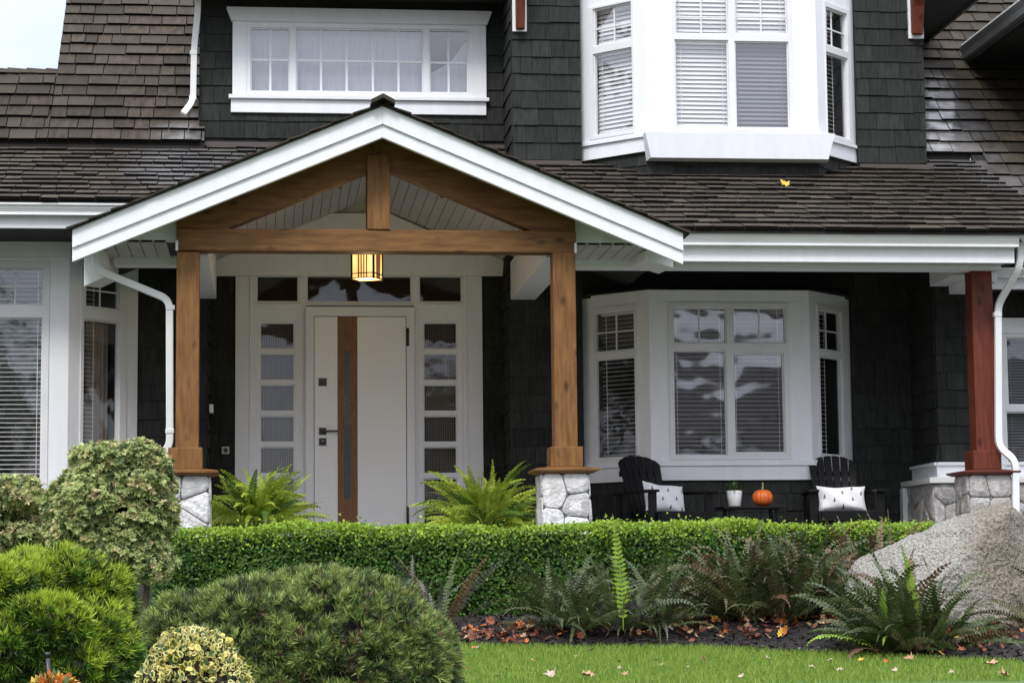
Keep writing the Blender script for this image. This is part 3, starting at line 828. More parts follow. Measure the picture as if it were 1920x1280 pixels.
# narrow stop bead round the outer jambs
ja, jb = FA.px(470, 700)[0], FA.px(874, 700)[0]
mb.fbox(FA, ja - .012, ja, zf, dA[3] - .2, .035, .045, WHITE); mb.fbox(FA, jb, jb + .012, zf, dA[3] - .2, .035, .045, WHITE)
hb(mb, 'door_surround', .003)
rows = [(604, 655), (662.5, 713.5), (720.5, 771.5), (779, 829.5), (837, 888), (895.5, 946.5), (954, 1002)]
SCR = mat('sidelight_screen', (.035, .036, .042), (.02, .02, .025), rough=.8, nscale=90)
for hh, x0, x1, lab in ((hL, 487, 552.5, 'sidelight left of the white door'), (hR, 793.5, 857.5, 'sidelight right of the white door')):
    ps = [prect(FA, (x0, y0, x1, y1)) for y0, y1 in rows]
    so_ = hwin(FA, hh, ps, name='sidelight', label=lab, gl=GLASSD, frame_m=WHITE, room=.5)
    m2 = MB()           # woven screen behind the panes: thin wires both ways
    aa, ab = ps[0][0] - .01, ps[0][1] + .01
    z0, z1 = ps[-1][2], ps[0][3]
    WIRE = mat('woven_screen', (.16, .16, .17), rough=.7)
    nn = 16
    for i in range(nn + 1):
        x = aa + (ab - aa) * i / nn; m2.fbox(FA, x - .003, x + .003, z0, z1, -.107, -.103, WIRE)
    k = int((z1 - z0) / .0235)
    for i in range(k + 1):
        z = z0 + i * .0235; m2.fbox(FA, aa, ab, z - .003, z + .003, -.102, -.098, WIRE)
    m2.build('screen', so_)
ps = [prect(FA, (480.5, 516.5, 560, 566.5)), prect(FA, (574.5, 516.5, 772, 567)), prect(FA, (785, 517, 866.5, 567))]
hwin(FA, hT, ps, name='transom', label='three-light transom window over the front door', gl=GLASSD, frame_m=WHITE, room=.5)
mb = MB()           # painted gable panel over the door
gp = [FA.px(*p, .1) for p in ((399, 517), (943, 517), (955, 503), (955, 492), (799, 430), (730, 400), (614, 400), (547, 427), (399, 491))]
mb.fprism(FA, gp, .05, .10, WHITE)
hb(mb, 'gable_panel', .003)
mb = MB()
mb.fprism(FA, [FA.px(*p, .04) for p in ((505, 445), (848, 445), (799, 424), (676, 366), (547, 421))], .012, .044, SOFF)
hb(mb, 'gable_panel')
# the door itself
mb = MB()
dr = FA.rect(573, 575, 778.5, 1040, .1); lf = FA.rect(588.5, 592.5, 763, 1040, .1)
mb.plate(FA, dr[0], dr[1], zf, dr[3], [(lf[0], lf[1], zf - 1, lf[3])], .0, .10, WHITE)
hb(mb, 'door_frame', .004)
DOORW = mat('door_white', (.88, .88, .88), (.85, .85, .85), rough=.38, nscale=2, stretch=(1, 1, 30))
OAK = mat('oak_veneer', (.25, .12, .042), (.13, .058, .02), rough=.55, nscale=26, stretch=(5, 5, .45), bump=.1, bscale=60)
mb = MB()
g = .006
mb.fbox(FA, lf[0] + g, lf[1] - g, zf + .01, lf[3] - g, .03, .085, DOORW)
mb.fbox(FA, lf[0], lf[1], zf, lf[3], .0, .028, BLKM)
door = hb(mb, 'door', .0025, label='white panel front door with an oak strip and slim glass slot')
dq = FA.rect(633, 600, 670.5, 1035, .085)
mb = MB(); gs = FA.rect(645, 657.5, 658, 937, .085)
mb.plate(FA, dq[0], dq[1], zf + .012, lf[3] - g - .001, [gs], .0852, .088, OAK)
mb.build('oak_strip', door)
DGL = mat('dark_ribbed_glass', (.055, .058, .062), (.03, .032, .036), rough=.12, nscale=40, stretch=(.2, .2, 3), bump=.2, bscale=60)
mb = MB(); mb.fbox(FA, gs[0], gs[1], gs[2], gs[3], .0853, .0862, DGL); mb.build('glass_slot', door)
STEEL = mat('steel_plate', (.45, .45, .46), rough=.35, metal=.8)
def plate_at(x0, y0, x1, y1, name, lever=False, keyed=False, knob=False):
    q = FA.rect(x0, y0, x1, y1, .09); m = MB()
    m.fbox(FA, q[0] - .008, q[1] + .008, q[2] - .008, q[3] + .008, .0855, .090, STEEL)
    m.fbox(FA, q[0], q[1], q[2], q[3], .0901, .100, BLKM)
    ca, cb = (q[0] + q[1]) / 2, (q[2] + q[3]) / 2
    if keyed or knob:
        c = [FA.w(ca + .032 * math.cos(t), cb + .032 * math.sin(t), .1001) for t in [2 * math.pi * k / 20 for k in range(20)]]
        c2 = [FA.w(ca + .028 * math.cos(t), cb + .028 * math.sin(t), .116 if knob else .106) for t in [2 * math.pi * k / 20 for k in range(20)]]
        m.prism(c2, c, BLKM)
        if keyed: m.fbox(FA, ca - .012, ca + .012, cb + .006, cb + .014, .1061, .108, STEEL)
    if lever:
        b = FA.px(634, 808, .12)[0]
        m.fbox(FA, ca - .012, ca + .012, cb - .012, cb + .012, .1, .125, BLKM)
        m.fbox(FA, ca - .014, b, cb - .010, cb + .010, .1252, .142, BLKM)
    m.build(name, door, .002)
plate_at(597.5, 709, 612.5, 723, 'lock', knob=True)
plate_at(598.5, 802, 611.5, 814.5, 'handle', lever=True)
plate_at(598.5, 821.5, 611.5, 834.5, 'lock', keyed=True)
for y0, y1 in ((615, 648), (949, 982)):
    q = FA.rect(761.5, y0, 767.5, y1, .11); m = MB()
    m.tube([FA.w((q[0] + q[1]) / 2, q[2] + (q[3] - q[2]) * t, .108) for t in (0, .33, .335, .66, .665, 1)], .014, BLKM, 10)
    m.build('hinge', door)
mb = MB(); q = FA.rect(416, 837, 430, 851, .03)
mb.fbox(FA, q[0], q[1], q[2], q[3], .02, .05, mat('doorbell_plate', (.45, .42, .38), rough=.5))
c = [(q[0] + q[1]) / 2, (q[2] + q[3]) / 2]
mb.prism([FA.w(c[0] + .022 * math.cos(t), c[1] + .022 * math.sin(t), .056) for t in [2 * math.pi * k / 16 for k in range(16)]], [FA.w(c[0] + .025 * math.cos(t), c[1] + .025 * math.sin(t), .0502) for t in [2 * math.pi * k / 16 for k in range(16)]], BLKM)
hb(mb, 'doorbell', .002)
mb = MB(); q = FW.rect(389.5, 757, 395, 773)
mb.fbox(Fr((cL, 0), (0, 1)), YW + .03, YW + .16, q[2], q[3], .02, .06, WHITE)
hb(mb, 'door_chime', .002)

# ---- porch timber ------------------------------------------------------
FP = face(YP)
def post(x0, x1, y0, y1, ped, cap, pier, Y, tm, tmh, sm, seed, label, deep=None, pierd=.05):
    f = face(Y); D = (f.px(x1, 650)[0] - f.px(x0, 650)[0])
    q = f.rect(x0, y0, x1, y1); m = MB()
    m.box(q[0], q[1], Y, Y + D, q[2], q[3], tm)
    p = hb(m, 'porch_post', .006, label)
    fp = face(Y - .05); g = fp.rect(*ped); m = MB()
    gw_ = g[1] - g[0]; cy = Y + D / 2
    m.box(g[0], g[1], cy - gw_ / 2, cy + gw_ / 2, g[2], q[2] + .004 if q[2] > g[3] else g[3], tm); m.build('pedestal', p, .006)
    fc = face(Y - .17); g2 = fc.rect(*cap); cw = g2[1] - g2[0]; m = MB(); cx = (g2[0] + g2[1]) / 2
    zt_ = g[2]; e0, e1 = cw / 2, gw_ / 2 + .004
    za, zb_ = g2[2], g2[3]
    R_ = lambda e, z: [(cx - e, cy - e, z), (cx + e, cy - e, z), (cx + e, cy + e, z), (cx - e, cy + e, z)]
    vs = R_(e0 - .05, za) + R_(e0, za + .022) + R_(e0, zb_) + R_(e1, zt_)
    fs = [(3, 2, 1, 0)]
    for k in range(3):
        for i in range(4): fs.append((k * 4 + i, k * 4 + (i + 1) % 4, k * 4 + 4 + (i + 1) % 4, k * 4 + 4 + i))
    fs.append((12, 13, 14, 15)); m.add(vs, fs, tmh); m.build('cap', p, .004)
    f3 = face(Y - .09); g3 = f3.rect(*pier); pw = g3[1] - g3[0]; m = MB(); pc = (g3[0] + g3[1]) / 2
    y0_, y1_ = cy - pw / 2, cy + pw / 2
    zb2 = 1.35
    m.box(g3[0] + .006, g3[1] - .006, y0_ + .006, y1_ - .006, zb2, za - .001, MORT)
    stones(m, face(y0_), g3[0], g3[1], zb2, za - .002, .21, sm, seed, mortar=False)
    stones(m, Fr((g3[0], 0), (0, -1)), -y1_, -y0_, zb2, za - .002, .21, sm, seed + 1, mortar=False)
    stones(m, Fr((g3[1], 0), (0, 1)), y0_, y1_, zb2, za - .002, .21, sm, seed + 2, mortar=False)
    m.build('stone_pier', p)
    return p
zbeam0, zbeam1 = FP.px(700, 472)[1], FP.px(700, 430.5)[1]
post(330, 373, 472, 840, (315, 841, 379, 879), (300, 881, 409, 890), (322, 893, 391, 1000), YP, TIM, TIMH, STW, 41, 'left brown porch post on a stone pier')
post(1038.5, 1081, 472, 838, (1033, 838.5, 1093.5, 874), (1003, 877.5, 1124, 886), (1018, 889, 1104, 1000), YP, TIM, TIMH, STW, 51, 'middle brown porch post on a stone pier')
post(1826, 1865, 502, 845, (1826, 846, 1879, 879), (1806, 882, 1914, 889), (1817, 893, 1896, 1000), 21.4, RED, REDH, STG, 61, 'red-brown porch post on a grey stone pier')
bm_ = (FP.px(330.5, 450)[0], FP.px(1080, 452)[0])
mb = MB()
mb.box(bm_[0], bm_[1], YP - .004, YP + .20, zbeam0 + .002, zbeam1, TIMH)
hb(mb, 'tie_beam', .008)
ap = FP.px(713, 258)
kp = FP.rect(688.5, 300, 731, 430)
mb = MB(); mb.box(kp[0], kp[1], YP - .02, YP + .17, zbeam1 + .001, ap[1] - .16, TIM)
hb(mb, 'king_post', .006)
# rafters: follow the underside of the bargeboards
XA = FP.px(714, 258)[0]
FBG = face(19.8)
apx = FBG.px(717, 200); bl = FBG.px(136, 432); br = FBG.px(1280, 437)
GS = ((apx[1] - bl[1]) / (apx[0] - bl[0]) + (apx[1] - br[1]) / (br[0] - apx[0])) / 2      # gable slope
XR = apx[0]; ZR = apx[1]
def gz_(x, dz=0): return ZR - GS * abs(x - XR) - dz
th_top = ZR - FBG.px(717, 233.5)[1]; th_all = ZR - FBG.px(717, 258)[1]
mb = MB()
for s in (-1, 1):
    xe = bm_[0] + .0 if s < 0 else bm_[1] - .0
    t0, t1 = th_all - .1, th_all + .19
    zlo = zbeam1 + .003
    pts = [(XR, gz_(XR, t1)), (XR, gz_(XR, t0)), (xe, gz_(xe, t0)), (xe, max(zlo, gz_(xe, t1)))]
    if gz_(xe, t1) < zlo:
        xi = XR + s * (ZR - t1 - zlo) / GS
        pts.append((xi, zlo))
    if s < 0: pts = pts[::-1]
    mb.prism([(x, YP + .03, z) for x, z in pts][::-1], [(x, YP + .19, z) for x, z in pts][::-1], TIMH)
    hb(mb, 'rafter', .006, fix=True); mb = MB()
# bargeboards
mb = MB()
for s in (-1, 1):
    e = bl[0] if s < 0 else br[0]
    def q(t0, t1, y0, y1, e=e, s=s):
        p = [(XR, gz_(XR, t1)), (e, gz_(e, t1)), (e, gz_(e, t0)), (XR, gz_(XR, t0))]
        mb.prism([(x, y0, z) for x, z in p], [(x, y1, z) for x, z in p], WHITE)
    q(0.0, th_top, 19.775, 19.86); q(th_top + .0, th_all, 19.80, 19.86)
    hb(mb, 'bargeboard', .004, fix=True); mb = MB()
# gable roof: shakes over a deck, boarded vault below
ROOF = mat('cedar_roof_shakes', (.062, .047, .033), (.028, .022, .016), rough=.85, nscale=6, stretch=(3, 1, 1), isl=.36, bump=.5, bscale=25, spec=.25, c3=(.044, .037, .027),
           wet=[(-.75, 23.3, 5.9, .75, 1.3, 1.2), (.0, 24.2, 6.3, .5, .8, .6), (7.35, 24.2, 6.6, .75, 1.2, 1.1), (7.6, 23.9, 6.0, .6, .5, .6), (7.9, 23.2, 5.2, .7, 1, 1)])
RDECK = mat('roof_deck', (.02, .018, .016), rough=.9)
mb = MB()
for s in (-1, 1):
    e = (bl[0] - .05) if s < 0 else (br[0] + .05)
    L_ = abs(e - XR) * math.sqrt(1 + GS * GS)
    p = [(e, gz_(e, -.012)), (XR, gz_(XR, -.012)), (XR, gz_(XR, .03)), (e, gz_(e, .03))]
    p = [(e, gz_(e) + .012), (XR, ZR + .012), (XR, ZR + .002), (e, gz_(e) + .002)]
    mb.prism([(x, 19.74, z) for x, z in p], [(x, 23.3, z) for x, z in p], RDECK)
    if s < 0: at_ = roof_at((e, 23.3, gz_(e) + .012), (0, -1, 0), (1, 0, GS), (-GS, 0, 1))
    else: at_ = roof_at((e, 19.72, gz_(e) + .012), (0, 1, 0), (-1, 0, GS), (GS, 0, 1))
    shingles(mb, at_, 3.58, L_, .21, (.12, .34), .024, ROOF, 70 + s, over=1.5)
hb(mb, 'gable_roof', fix=False)
mb = MB()
rnd = random.Random(5)
for k in range(16):
    y = 19.66 + k * .22; w_ = .105 + rnd.uniform(-.006, .006); zz = ZR + .045
    for s in (-1, 1):
        p = [(0, zz + .035), (s * w_, zz + .035 - w_ * (GS + .12)), (s * w_, zz - w_ * (GS + .12)), (0, zz)]
        mb.prism([(XR + x, y, z + .012) for x, z in p], [(XR + x, y + .3, z - .012) for x, z in p], ROOF)
hb(mb, 'ridge_cap', fix=True)
# boarded ceiling of the vault
VZ = ZR - .155
vx0, vx1 = face(YP).px(360, 500)[0], face(YP).px(1052, 500)[0]
mb = MB()
for s in (-1, 1):
    xe = vx0 - .2 if s < 0 else vx1 + .2
    n = int(abs(xe - XR) / .095)
    for i in range(n + 1):
        xa = XR + s * i * .095; xb = XR + s * min((i + 1) * .095 - .006, abs(xe - XR))
        if s * (xb - xa) < .02: continue
        za, zb2 = VZ - GS * abs(xa - XR), VZ - GS * abs(xb - XR)
        mb.prism([(xa, YP + .2, za), (xb, YP + .2, zb2), (xb, YP + .2, zb2 + .02), (xa, YP + .2, za + .02)], [(xa, YA, za), (xb, YA, zb2), (xb, YA, zb2 + .02), (xa, YA, za + .02)], SOFF)
    mb.prism([(XR, YP + .2, VZ + .012), (xe, YP + .2, VZ - GS * abs(xe - XR) + .012), (xe, YP + .2, VZ - GS * abs(xe - XR) + .03), (XR, YP + .2, VZ + .03)], [(XR, YA, VZ + .012), (xe, YA, VZ - GS * abs(xe - XR) + .012), (xe, YA, VZ - GS * abs(xe - XR) + .03), (XR, YA, VZ + .03)], DARKS)
hb(mb, 'porch_ceiling', fix=True)
# side returns of the porch eaves: little triangular panels, soffits
zr_ = PZ(1120, 459, 20.3)
mb = MB()
for s in (-1, 1):
    xb = bm_[1] + .003 if s > 0 else bm_[0] - .003
    xt = XR + s * (ZR - th_all + .16 - zr_) / GS
    ztb = gz_(xb, th_all - .16)
    p = [(xb, zr_), (xt, zr_), (xb, ztb)]
    mb.prism([(x, 20.30, z) for x, z in p], [(x, 20.33, z) for x, z in p], WHITE)
    xe = br[0] - .08 if s > 0 else bl[0] + .08
    a_, b_ = min(xb, xe), max(xb, xe)
    n = int((b_ - a_) / .12)
    for i in range(n):
        mb.box(a_ + i * .12, a_ + (i + 1) * .12 - .008, 20.30, 21.35, zr_ + .0, zr_ + .02, SOFF)
    mb.box(a_, b_, 20.32, 21.35, zr_ + .021, zr_ + .03, DARKS)
    mb.box(xb - .02 if s > 0 else xb - .003, xb + .003 if s > 0 else xb + .02, YP - .01, YP + .012, zbeam0 + .0, zr_ + .0, WHITE)
    hb(mb, 'porch_eave', .002, fix=True); mb = MB()
# depth beams from the posts to the wall, and the cross beams of the side porches
zd = PZ(980, 562, YW)
mb = MB()
bxm = face(YW).px(957, 540)[0], face(YW).px(1004, 540)[0]
mb.box(bxm[0], bxm[1], YP + .22, YW, zd, 4.9, WHITE)
lx = face(YP).px(333, 500)[0]
hb(mb, 'porch_beam', .006); mb = MB()
mb.box(lx, lx + (bxm[1] - bxm[0]), YP + .22, YW, zd, 4.9, WHITE)
rx = face(21.6).px(1838, 520)[0]
hb(mb, 'porch_beam', .006); mb = MB()
mb.box(rx - .02, rx + .18, 21.62, YG, PZ(1790, 545, 22.3), 4.72, WHITE)
mb.box(rx - .22, rx - .03, 21.75, YG, PZ(1790, 530, 22.3), 4.72, WHITE)
hb(mb, 'porch_beam', .006)
zpb0, zpb1 = PZ(1500, 503.5, 21.3), PZ(1500, 474, 21.3)
mb = MB()
mb.box(bm_[1] - .12, PX(1877, 500, 21.3), 21.3, 21.52, zpb0, zpb1, WHITE)
hb(mb, 'side_beam', .006); mb = MB()
mb.box(face(21.3).px(214, 495)[0], bm_[0] + .1, 21.3, 21.5, zpb0, zpb1, WHITE)
hb(mb, 'side_beam', .006)
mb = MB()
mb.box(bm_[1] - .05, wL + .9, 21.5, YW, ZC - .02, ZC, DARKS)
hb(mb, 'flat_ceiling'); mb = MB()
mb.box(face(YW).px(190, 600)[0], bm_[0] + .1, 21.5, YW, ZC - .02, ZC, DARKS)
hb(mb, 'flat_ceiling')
# left outer bracket: white fascia end with a slanted foot
fb = face(20.6)
mb = MB()
p = [fb.px(157.5, 537), fb.px(195, 520), fb.px(195, 470), fb.px(157.5, 470)]
mb.prism([(x, 20.6, z) for x, z in p], [(x, 22.6, z + .25) for x, z in p], WHITE)
hb(mb, 'eave_bracket', .004, fix=True)
fb = face(20.5); mb = MB()
p = [fb.px(1209, 486), fb.px(1262, 502), fb.px(1262, 470), fb.px(1209, 470)]
mb.prism([(x, 20.5, z) for x, z in p], [(x, 21.28, z + .05) for x, z in p], WHITE)
hb(mb, 'eave_bracket', .004, fix=True)

# ---- eaves: gutters and fascias
def gutter(x0, x1, Y, zt, h=.115, name='gutter', m=None, flip=1):
    m = m or ALU
    mb = MB()
    pr = [(0, 0), (-.118, 0), (-.122, -.006), (-.122, -.022), (-.108, -.028), (-.10, -.05), (-.078, -.085), (-.078, -h + .012), (-.084, -h + .008), (-.084, -h), (0, -h)]
    mb.prism([(x0, Y + a, zt + b) for a, b in pr], [(x1, Y + a, zt + b) for a, b in pr], m)
    return hb(mb, name, .0015, fix=True)
zg = PZ(1580, 438.3, 20.8)
gxe = PX(1908, 445, 20.85)
gx0 = PX(1262, 445, 20.85)
gutter(gx0, gxe, 20.9, zg, h=.113)
mb = MB()
zf0 = PZ(1580, 492, 20.92)
mb.box(gx0, gxe - .02, 20.902, 20.94, zf0, zg - .01, WHITE)
mb.box(gx0, gxe - .03, 20.942, 21.298, zf0 + .03, zf0 + .045, SOFF)
hb(mb, 'fascia', .004)
zgl = PZ(130, 380.5, 21.82); lx0 = -4.2; lx1 = PX(300, 390, 21.85)
gutter(lx0, lx1, 21.92, zgl, h=.115)
mb = MB(); mb.box(lx0, lx1, 21.922, 21.96, PZ(130, 428.5, 21.93), zgl - .01, WHITE)
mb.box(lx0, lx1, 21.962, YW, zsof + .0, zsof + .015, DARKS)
hb(mb, 'fascia', .004)
zgw = PZ(1890, 502, 22.1); wx0 = PX(1842, 510, 22.1)
gutter(wx0, wx0 + 2.5, 22.2, zgw, h=.095)
mb = MB(); mb.box(wx0, wx0 + 2.5, 22.202, 22.24, PZ(1890, 542, 22.2), zgw - .01, WHITE); mb.box(wx0, wx0 + 2.5, 22.242, YG, PZ(1890, 538, 22.2), PZ(1890, 538, 22.2) + .02, DARKS)
hb(mb, 'fascia', .004)

# ---- main roofs
ML = .412
nrm = (0, -ML, 1)
lift = .03
zE = zg + .035
XRK = PX(1826, 296, 23.75)
def slab(mb, x0, x1, y0, y1, z0, m, k=1.0, t=.03):
    z1 = z0 + m * (y1 - y0)
    mb.prism([(x0, y0, z0), (x1, y0, z0), (x1, y0, z0 - t), (x0, y0, z0 - t)], [(x0, y1, z1), (x1, y1, z1), (x1, y1, z1 - t), (x0, y1, z1 - t)], RDECK)
cs = math.sqrt(1 + ML * ML)
mb = MB()
def deck(mb, pts, y0, z0):
    f = lambda t: [(x, y, z0 + ML * (y - y0) - t) for x, y in pts]
    mb.prism(f(0), f(.03), RDECK)
vy = lambda x, y0, z0: y0 + (gz_(x) - z0) / ML
deck(mb, [(br[0] + .02, 20.76), (XRK, 20.76), (XRK, 24.4), (XR, 24.4), (XR, vy(XR, 20.76, zE) - .1), (br[0] + .02, vy(br[0] + .02, 20.76, zE) - .1 if vy(br[0] + .02, 20.76, zE) - .1 > 20.8 else 20.8)][::-1], 20.76, zE - .015)
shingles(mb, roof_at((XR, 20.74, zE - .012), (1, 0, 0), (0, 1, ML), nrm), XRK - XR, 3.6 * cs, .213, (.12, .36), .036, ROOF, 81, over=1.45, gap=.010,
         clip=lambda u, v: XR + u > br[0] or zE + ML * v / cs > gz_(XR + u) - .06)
hb(mb, 'porch_roof', fix=False)
zEL = zgl + .03
mb = MB()
yl0 = vy(-.6, 21.8, zEL)
xl0 = XR - (ZR - zEL) / GS
deck(mb, [(-4.3, 21.8), (xl0, 21.8), (XR, vy(XR, 21.8, zEL) - .1), (XR, 24.4), (-4.3, 24.4)][::-1], 21.8, zEL - .015)
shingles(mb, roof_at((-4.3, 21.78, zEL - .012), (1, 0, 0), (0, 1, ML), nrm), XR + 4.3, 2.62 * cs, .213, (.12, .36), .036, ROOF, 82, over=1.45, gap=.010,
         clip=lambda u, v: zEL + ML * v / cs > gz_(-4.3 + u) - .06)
hb(mb, 'porch_roof')
# steep main roof, left
MS = 1.05; cS = math.sqrt(1 + MS * MS)
Y0 = 24.1; z0 = PZ(200, 269, Y0)
v_at = lambda py, Y0, z0: ((1098 - py) * Y0 / F - (z0 - 1.5)) / (MS / cS - (1098 - py) / F / cS)
ve = v_at(255, Y0, z0)
vr = v_at(135, Y0, z0); vtop = v_at(-80, Y0, z0)
xr1 = PX(384, 245, Y0); xr2 = PX(376, 120, Y0 + .8); xrk = PX(107, 130, Y0 + vr / cS)
EX2 = .21
mb = MB()
at_ = roof_at((-4.6, Y0, z0 + .02), (1, 0, 0), (0, 1, MS), (0, -MS, 1))
o0 = -4.6
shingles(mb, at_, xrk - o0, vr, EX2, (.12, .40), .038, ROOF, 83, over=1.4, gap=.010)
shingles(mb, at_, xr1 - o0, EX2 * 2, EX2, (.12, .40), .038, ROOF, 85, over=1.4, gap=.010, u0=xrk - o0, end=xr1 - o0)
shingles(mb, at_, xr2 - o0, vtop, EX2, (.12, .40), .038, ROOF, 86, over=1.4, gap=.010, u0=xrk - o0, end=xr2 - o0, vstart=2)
for (x0, x1, vv) in ((o0, xrk, vr), (xrk, xr2, vtop)):
    y1 = Y0 + vv / cS; z1 = z0 + vv * MS / cS
    mb.prism([(x0, Y0 + .02, z0 + .02), (x1, Y0 + .02, z0 + .02), (x1, Y0 + .05, z0 - .02), (x0, Y0 + .05, z0 - .02)], [(x0, y1, z1), (x1, y1, z1), (x1, y1, z1 - .04), (x0, y1, z1 - .04)], RDECK)
mb.box(o0, xr1, Y0 + .03, Y0 + .09, z0 - .12, z0 - .005, RDECK)
# ridge shakes of the lower part
k = 0
x = o0
rnd = random.Random(9)
y1 = Y0 + vr / cS; z1 = z0 + vr * MS / cS + .03
while x < xrk - .05:
    mb.prism([(x, y1 - .11, z1 - .10), (x, y1, z1 + .02), (x, y1 + .11, z1 - .1), (x, y1, z1 - .015)], [(x + .3, y1 - .11, z1 - .12), (x + .3, y1, z1 + .0), (x + .3, y1 + .11, z1 - .12), (x + .3, y1, z1 - .035)], ROOF)
    x += .21
hb(mb, 'main_roof')
# steep main roof, right
Y1 = 23.85; z1r = PZ(1780, 287, Y1)
YE = 22.1
zEr = z1r - MS * (Y1 - YE)
mb = MB()
xs0 = uR - .02
at_ = roof_at((xs0, YE, zEr), (1, 0, 0), (0, 1, MS), (0, -MS, 1))
vlow = (Y1 - YE) * cS
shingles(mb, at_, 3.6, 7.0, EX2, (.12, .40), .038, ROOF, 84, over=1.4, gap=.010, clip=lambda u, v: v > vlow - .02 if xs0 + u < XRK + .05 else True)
for (x0, x1, ya) in ((xs0, XRK, Y1), (XRK, xs0 + 3.6, YE)):
    za = zEr + MS * (ya - YE); yb = 27.0; zb2 = zEr + MS * (yb - YE)
    mb.prism([(x0, ya + .02, za), (x1, ya + .02, za), (x1, ya + .05, za - .04), (x0, ya + .05, za - .04)], [(x0, yb, zb2 - .01), (x1, yb, zb2 - .01), (x1, yb, zb2 - .05), (x0, yb, zb2 - .05)], RDECK)
mb.box(xs0, XRK, Y1 + .03, Y1 + .09, z1r - .3, z1r - .02, RDECK)
hb(mb, 'main_roof')
# flashing strips where walls meet the roof
mb = MB()
zpl = lambda y: zE + ML * (y - 20.76)
mb.box(aL - .02, uL + .02, YD - .09, YD - .03, zpl(YD - .06) - .02, zpl(YD - .06) + .045, FLASH)
hb(mb, 'flashing'); mb = MB()
mb.box(uL - .03, ubL + .02, YU - .07, YU - .026, zpl(YU) - .03, zpl(YU) + .03, FLASH)
hb(mb, 'flashing'); mb = MB()
mb.box(ubR - .02, uR + .05, YU - .07, YU - .026, zpl(YU) - .03, zpl(YU) + .03, FLASH)
hb(mb, 'flashing')

# ---- upper eaves and brackets
mb = MB()
zde = PZ(650, -26, 23.6)
mb.box(aL - .5, uL - .0, 23.62, YD + .02, zde, zde + .03, DARKS)
mb.box(aL - .5, uL - .0, 23.58, 23.62, zde - .02, zde + .25, DARK)
hb(mb, 'upper_eave', .003); mb = MB()
# bump gable: right eave running front to back
xe = PX(1838, 0, YU); ze = PZ(1838, 0, YU)
mb.box(uR - .05, xe - .04, 22.8, 26.2, ze + .02, ze + .05, DARKS)
mb.box(xe - .04, xe, 22.8, 26.2, ze, ze + .22, DARK)
hb(mb, 'upper_eave', .003)
# wing gable: its left eave with a dark gutter
ew = PX(1803, 100, 25.0); zw = PZ(1803, 100, 25.0)
mb = MB()
mb.box(ew + .13, ew + 1.6, 22.3, 25.15, zw - .07, zw - .04, DARKS)
mb.box(ew + .11, ew + .16, 22.3, 25.12, zw - .09, zw + .10, DARK)
mb.box(ew + .03, ew + 1.6, 22.3, 25.1, zw + .101, zw + .13, GUT)
pr = [(.109, .09), (0, .09), (-.004, .08), (.012, .05), (.03, .02), (.045, -.05), (.109, -.055)]
mb.prism([(ew + a, 22.3, zw + b) for a, b in pr], [(ew + a, 25.1, zw + b) for a, b in pr], mat('dark_gutter', (.20, .205, .21), (.15, .155, .16), rough=.28, nscale=3))
mb.box(ew + 1.0, ew + 1.6, 22.9, 25.6, zw - 1.6, zw - .07, SIDB)
hb(mb, 'upper_eave', .003, fix=True)
for q0, q1, lab in (((960.5, -40, 987, 60), (967, -60, 983, 56), None), ((1702, -40, 1730, 73), (1709, -60, 1728, 66), None)):
    r0 = FU.rect(*q0, .03); r1 = FU.rect(*q1, .1); mb = MB()
    mb.fbox(FU, r0[0], r0[1], r0[2], r0[3], .0, .045, WHITE)
    b = hb(mb, 'bracket_plate', .003)
    mb = MB()
    zz0 = r1[2]
    pr = [(.046, zz0 + .04), (.09, zz0), (.13, zz0 + .01), (.15, zz0 + .10), (.20, zz0 + .3), (.4, zz0 + .62), (.046, zz0 + .62)]
    mb.prism([FU.w(r1[0], z, d) for d, z in pr], [FU.w(r1[1], z, d) for d, z in pr], RED)
    mb.build('bracket', b, .004).data.update()

# ---- downspouts
def smooth_path(pts, r=.05, n=5):
    pts = [Vector(p) for p in pts]; outp = [pts[0]]
    for i in range(1, len(pts) - 1):
        a, b, c = pts[i - 1], pts[i], pts[i + 1]
        d0, d1 = (a - b), (c - b); k = min(r, d0.length * .45, d1.length * .45)
        p, q = b + d0.normalized() * k, b + d1.normalized() * k
        for j in range(n + 1):
            t = j / n; outp.append(p * (1 - t) ** 2 + b * 2 * t * (1 - t) + q * t * t)
    outp.append(pts[-1]); return outp
def spout(pix, Y, label, sq=(.066, .05), bands=()):
    pts = [P(x, y, (Y if not isinstance(Y, (list, tuple)) else Y[i])) for i, (x, y) in enumerate(pix)]
    mb = MB(); mb.tube(smooth_path(pts, .09), 0, ALU, sq=sq)
    for (x, y, yy) in bands:
        c = P(x, y, yy); mb.box(c.x - sq[0] / 2 - .006, c.x + sq[0] / 2 + .006, c.y - sq[1] / 2 - .006, c.y + sq[1] / 2 + .006, c.z - .022, c.z + .022, ALU)
    hb(mb, 'downspout', .006, label)
spout([(372, -60), (371, 20), (364, 92), (362, 190), (343, 214)], [24.0, 24.0, 24.1, 24.1, 24.0], 'upper downspout spilling onto the roof', bands=[(363, 100, 24.1), (361.5, 184, 24.1)])
spout([(179, 462), (180, 505), (318, 562), (318.5, 834), (300, 856), (294, 870)], [20.5, 20.5, 20.35, 20.35, 20.35, 20.35], 'white downspout beside the left porch post', bands=[(320, 577, 20.35), (318.5, 808, 20.35)])
spout([(1914, 455), (1912, 500), (1871, 572), (1872, 838), (1904, 862), (1905, 1040)], [20.95, 20.95, 21.3, 21.3, 21.25, 21.25], 'white downspout beside the red-brown post', bands=[(1870, 590, 21.3)])

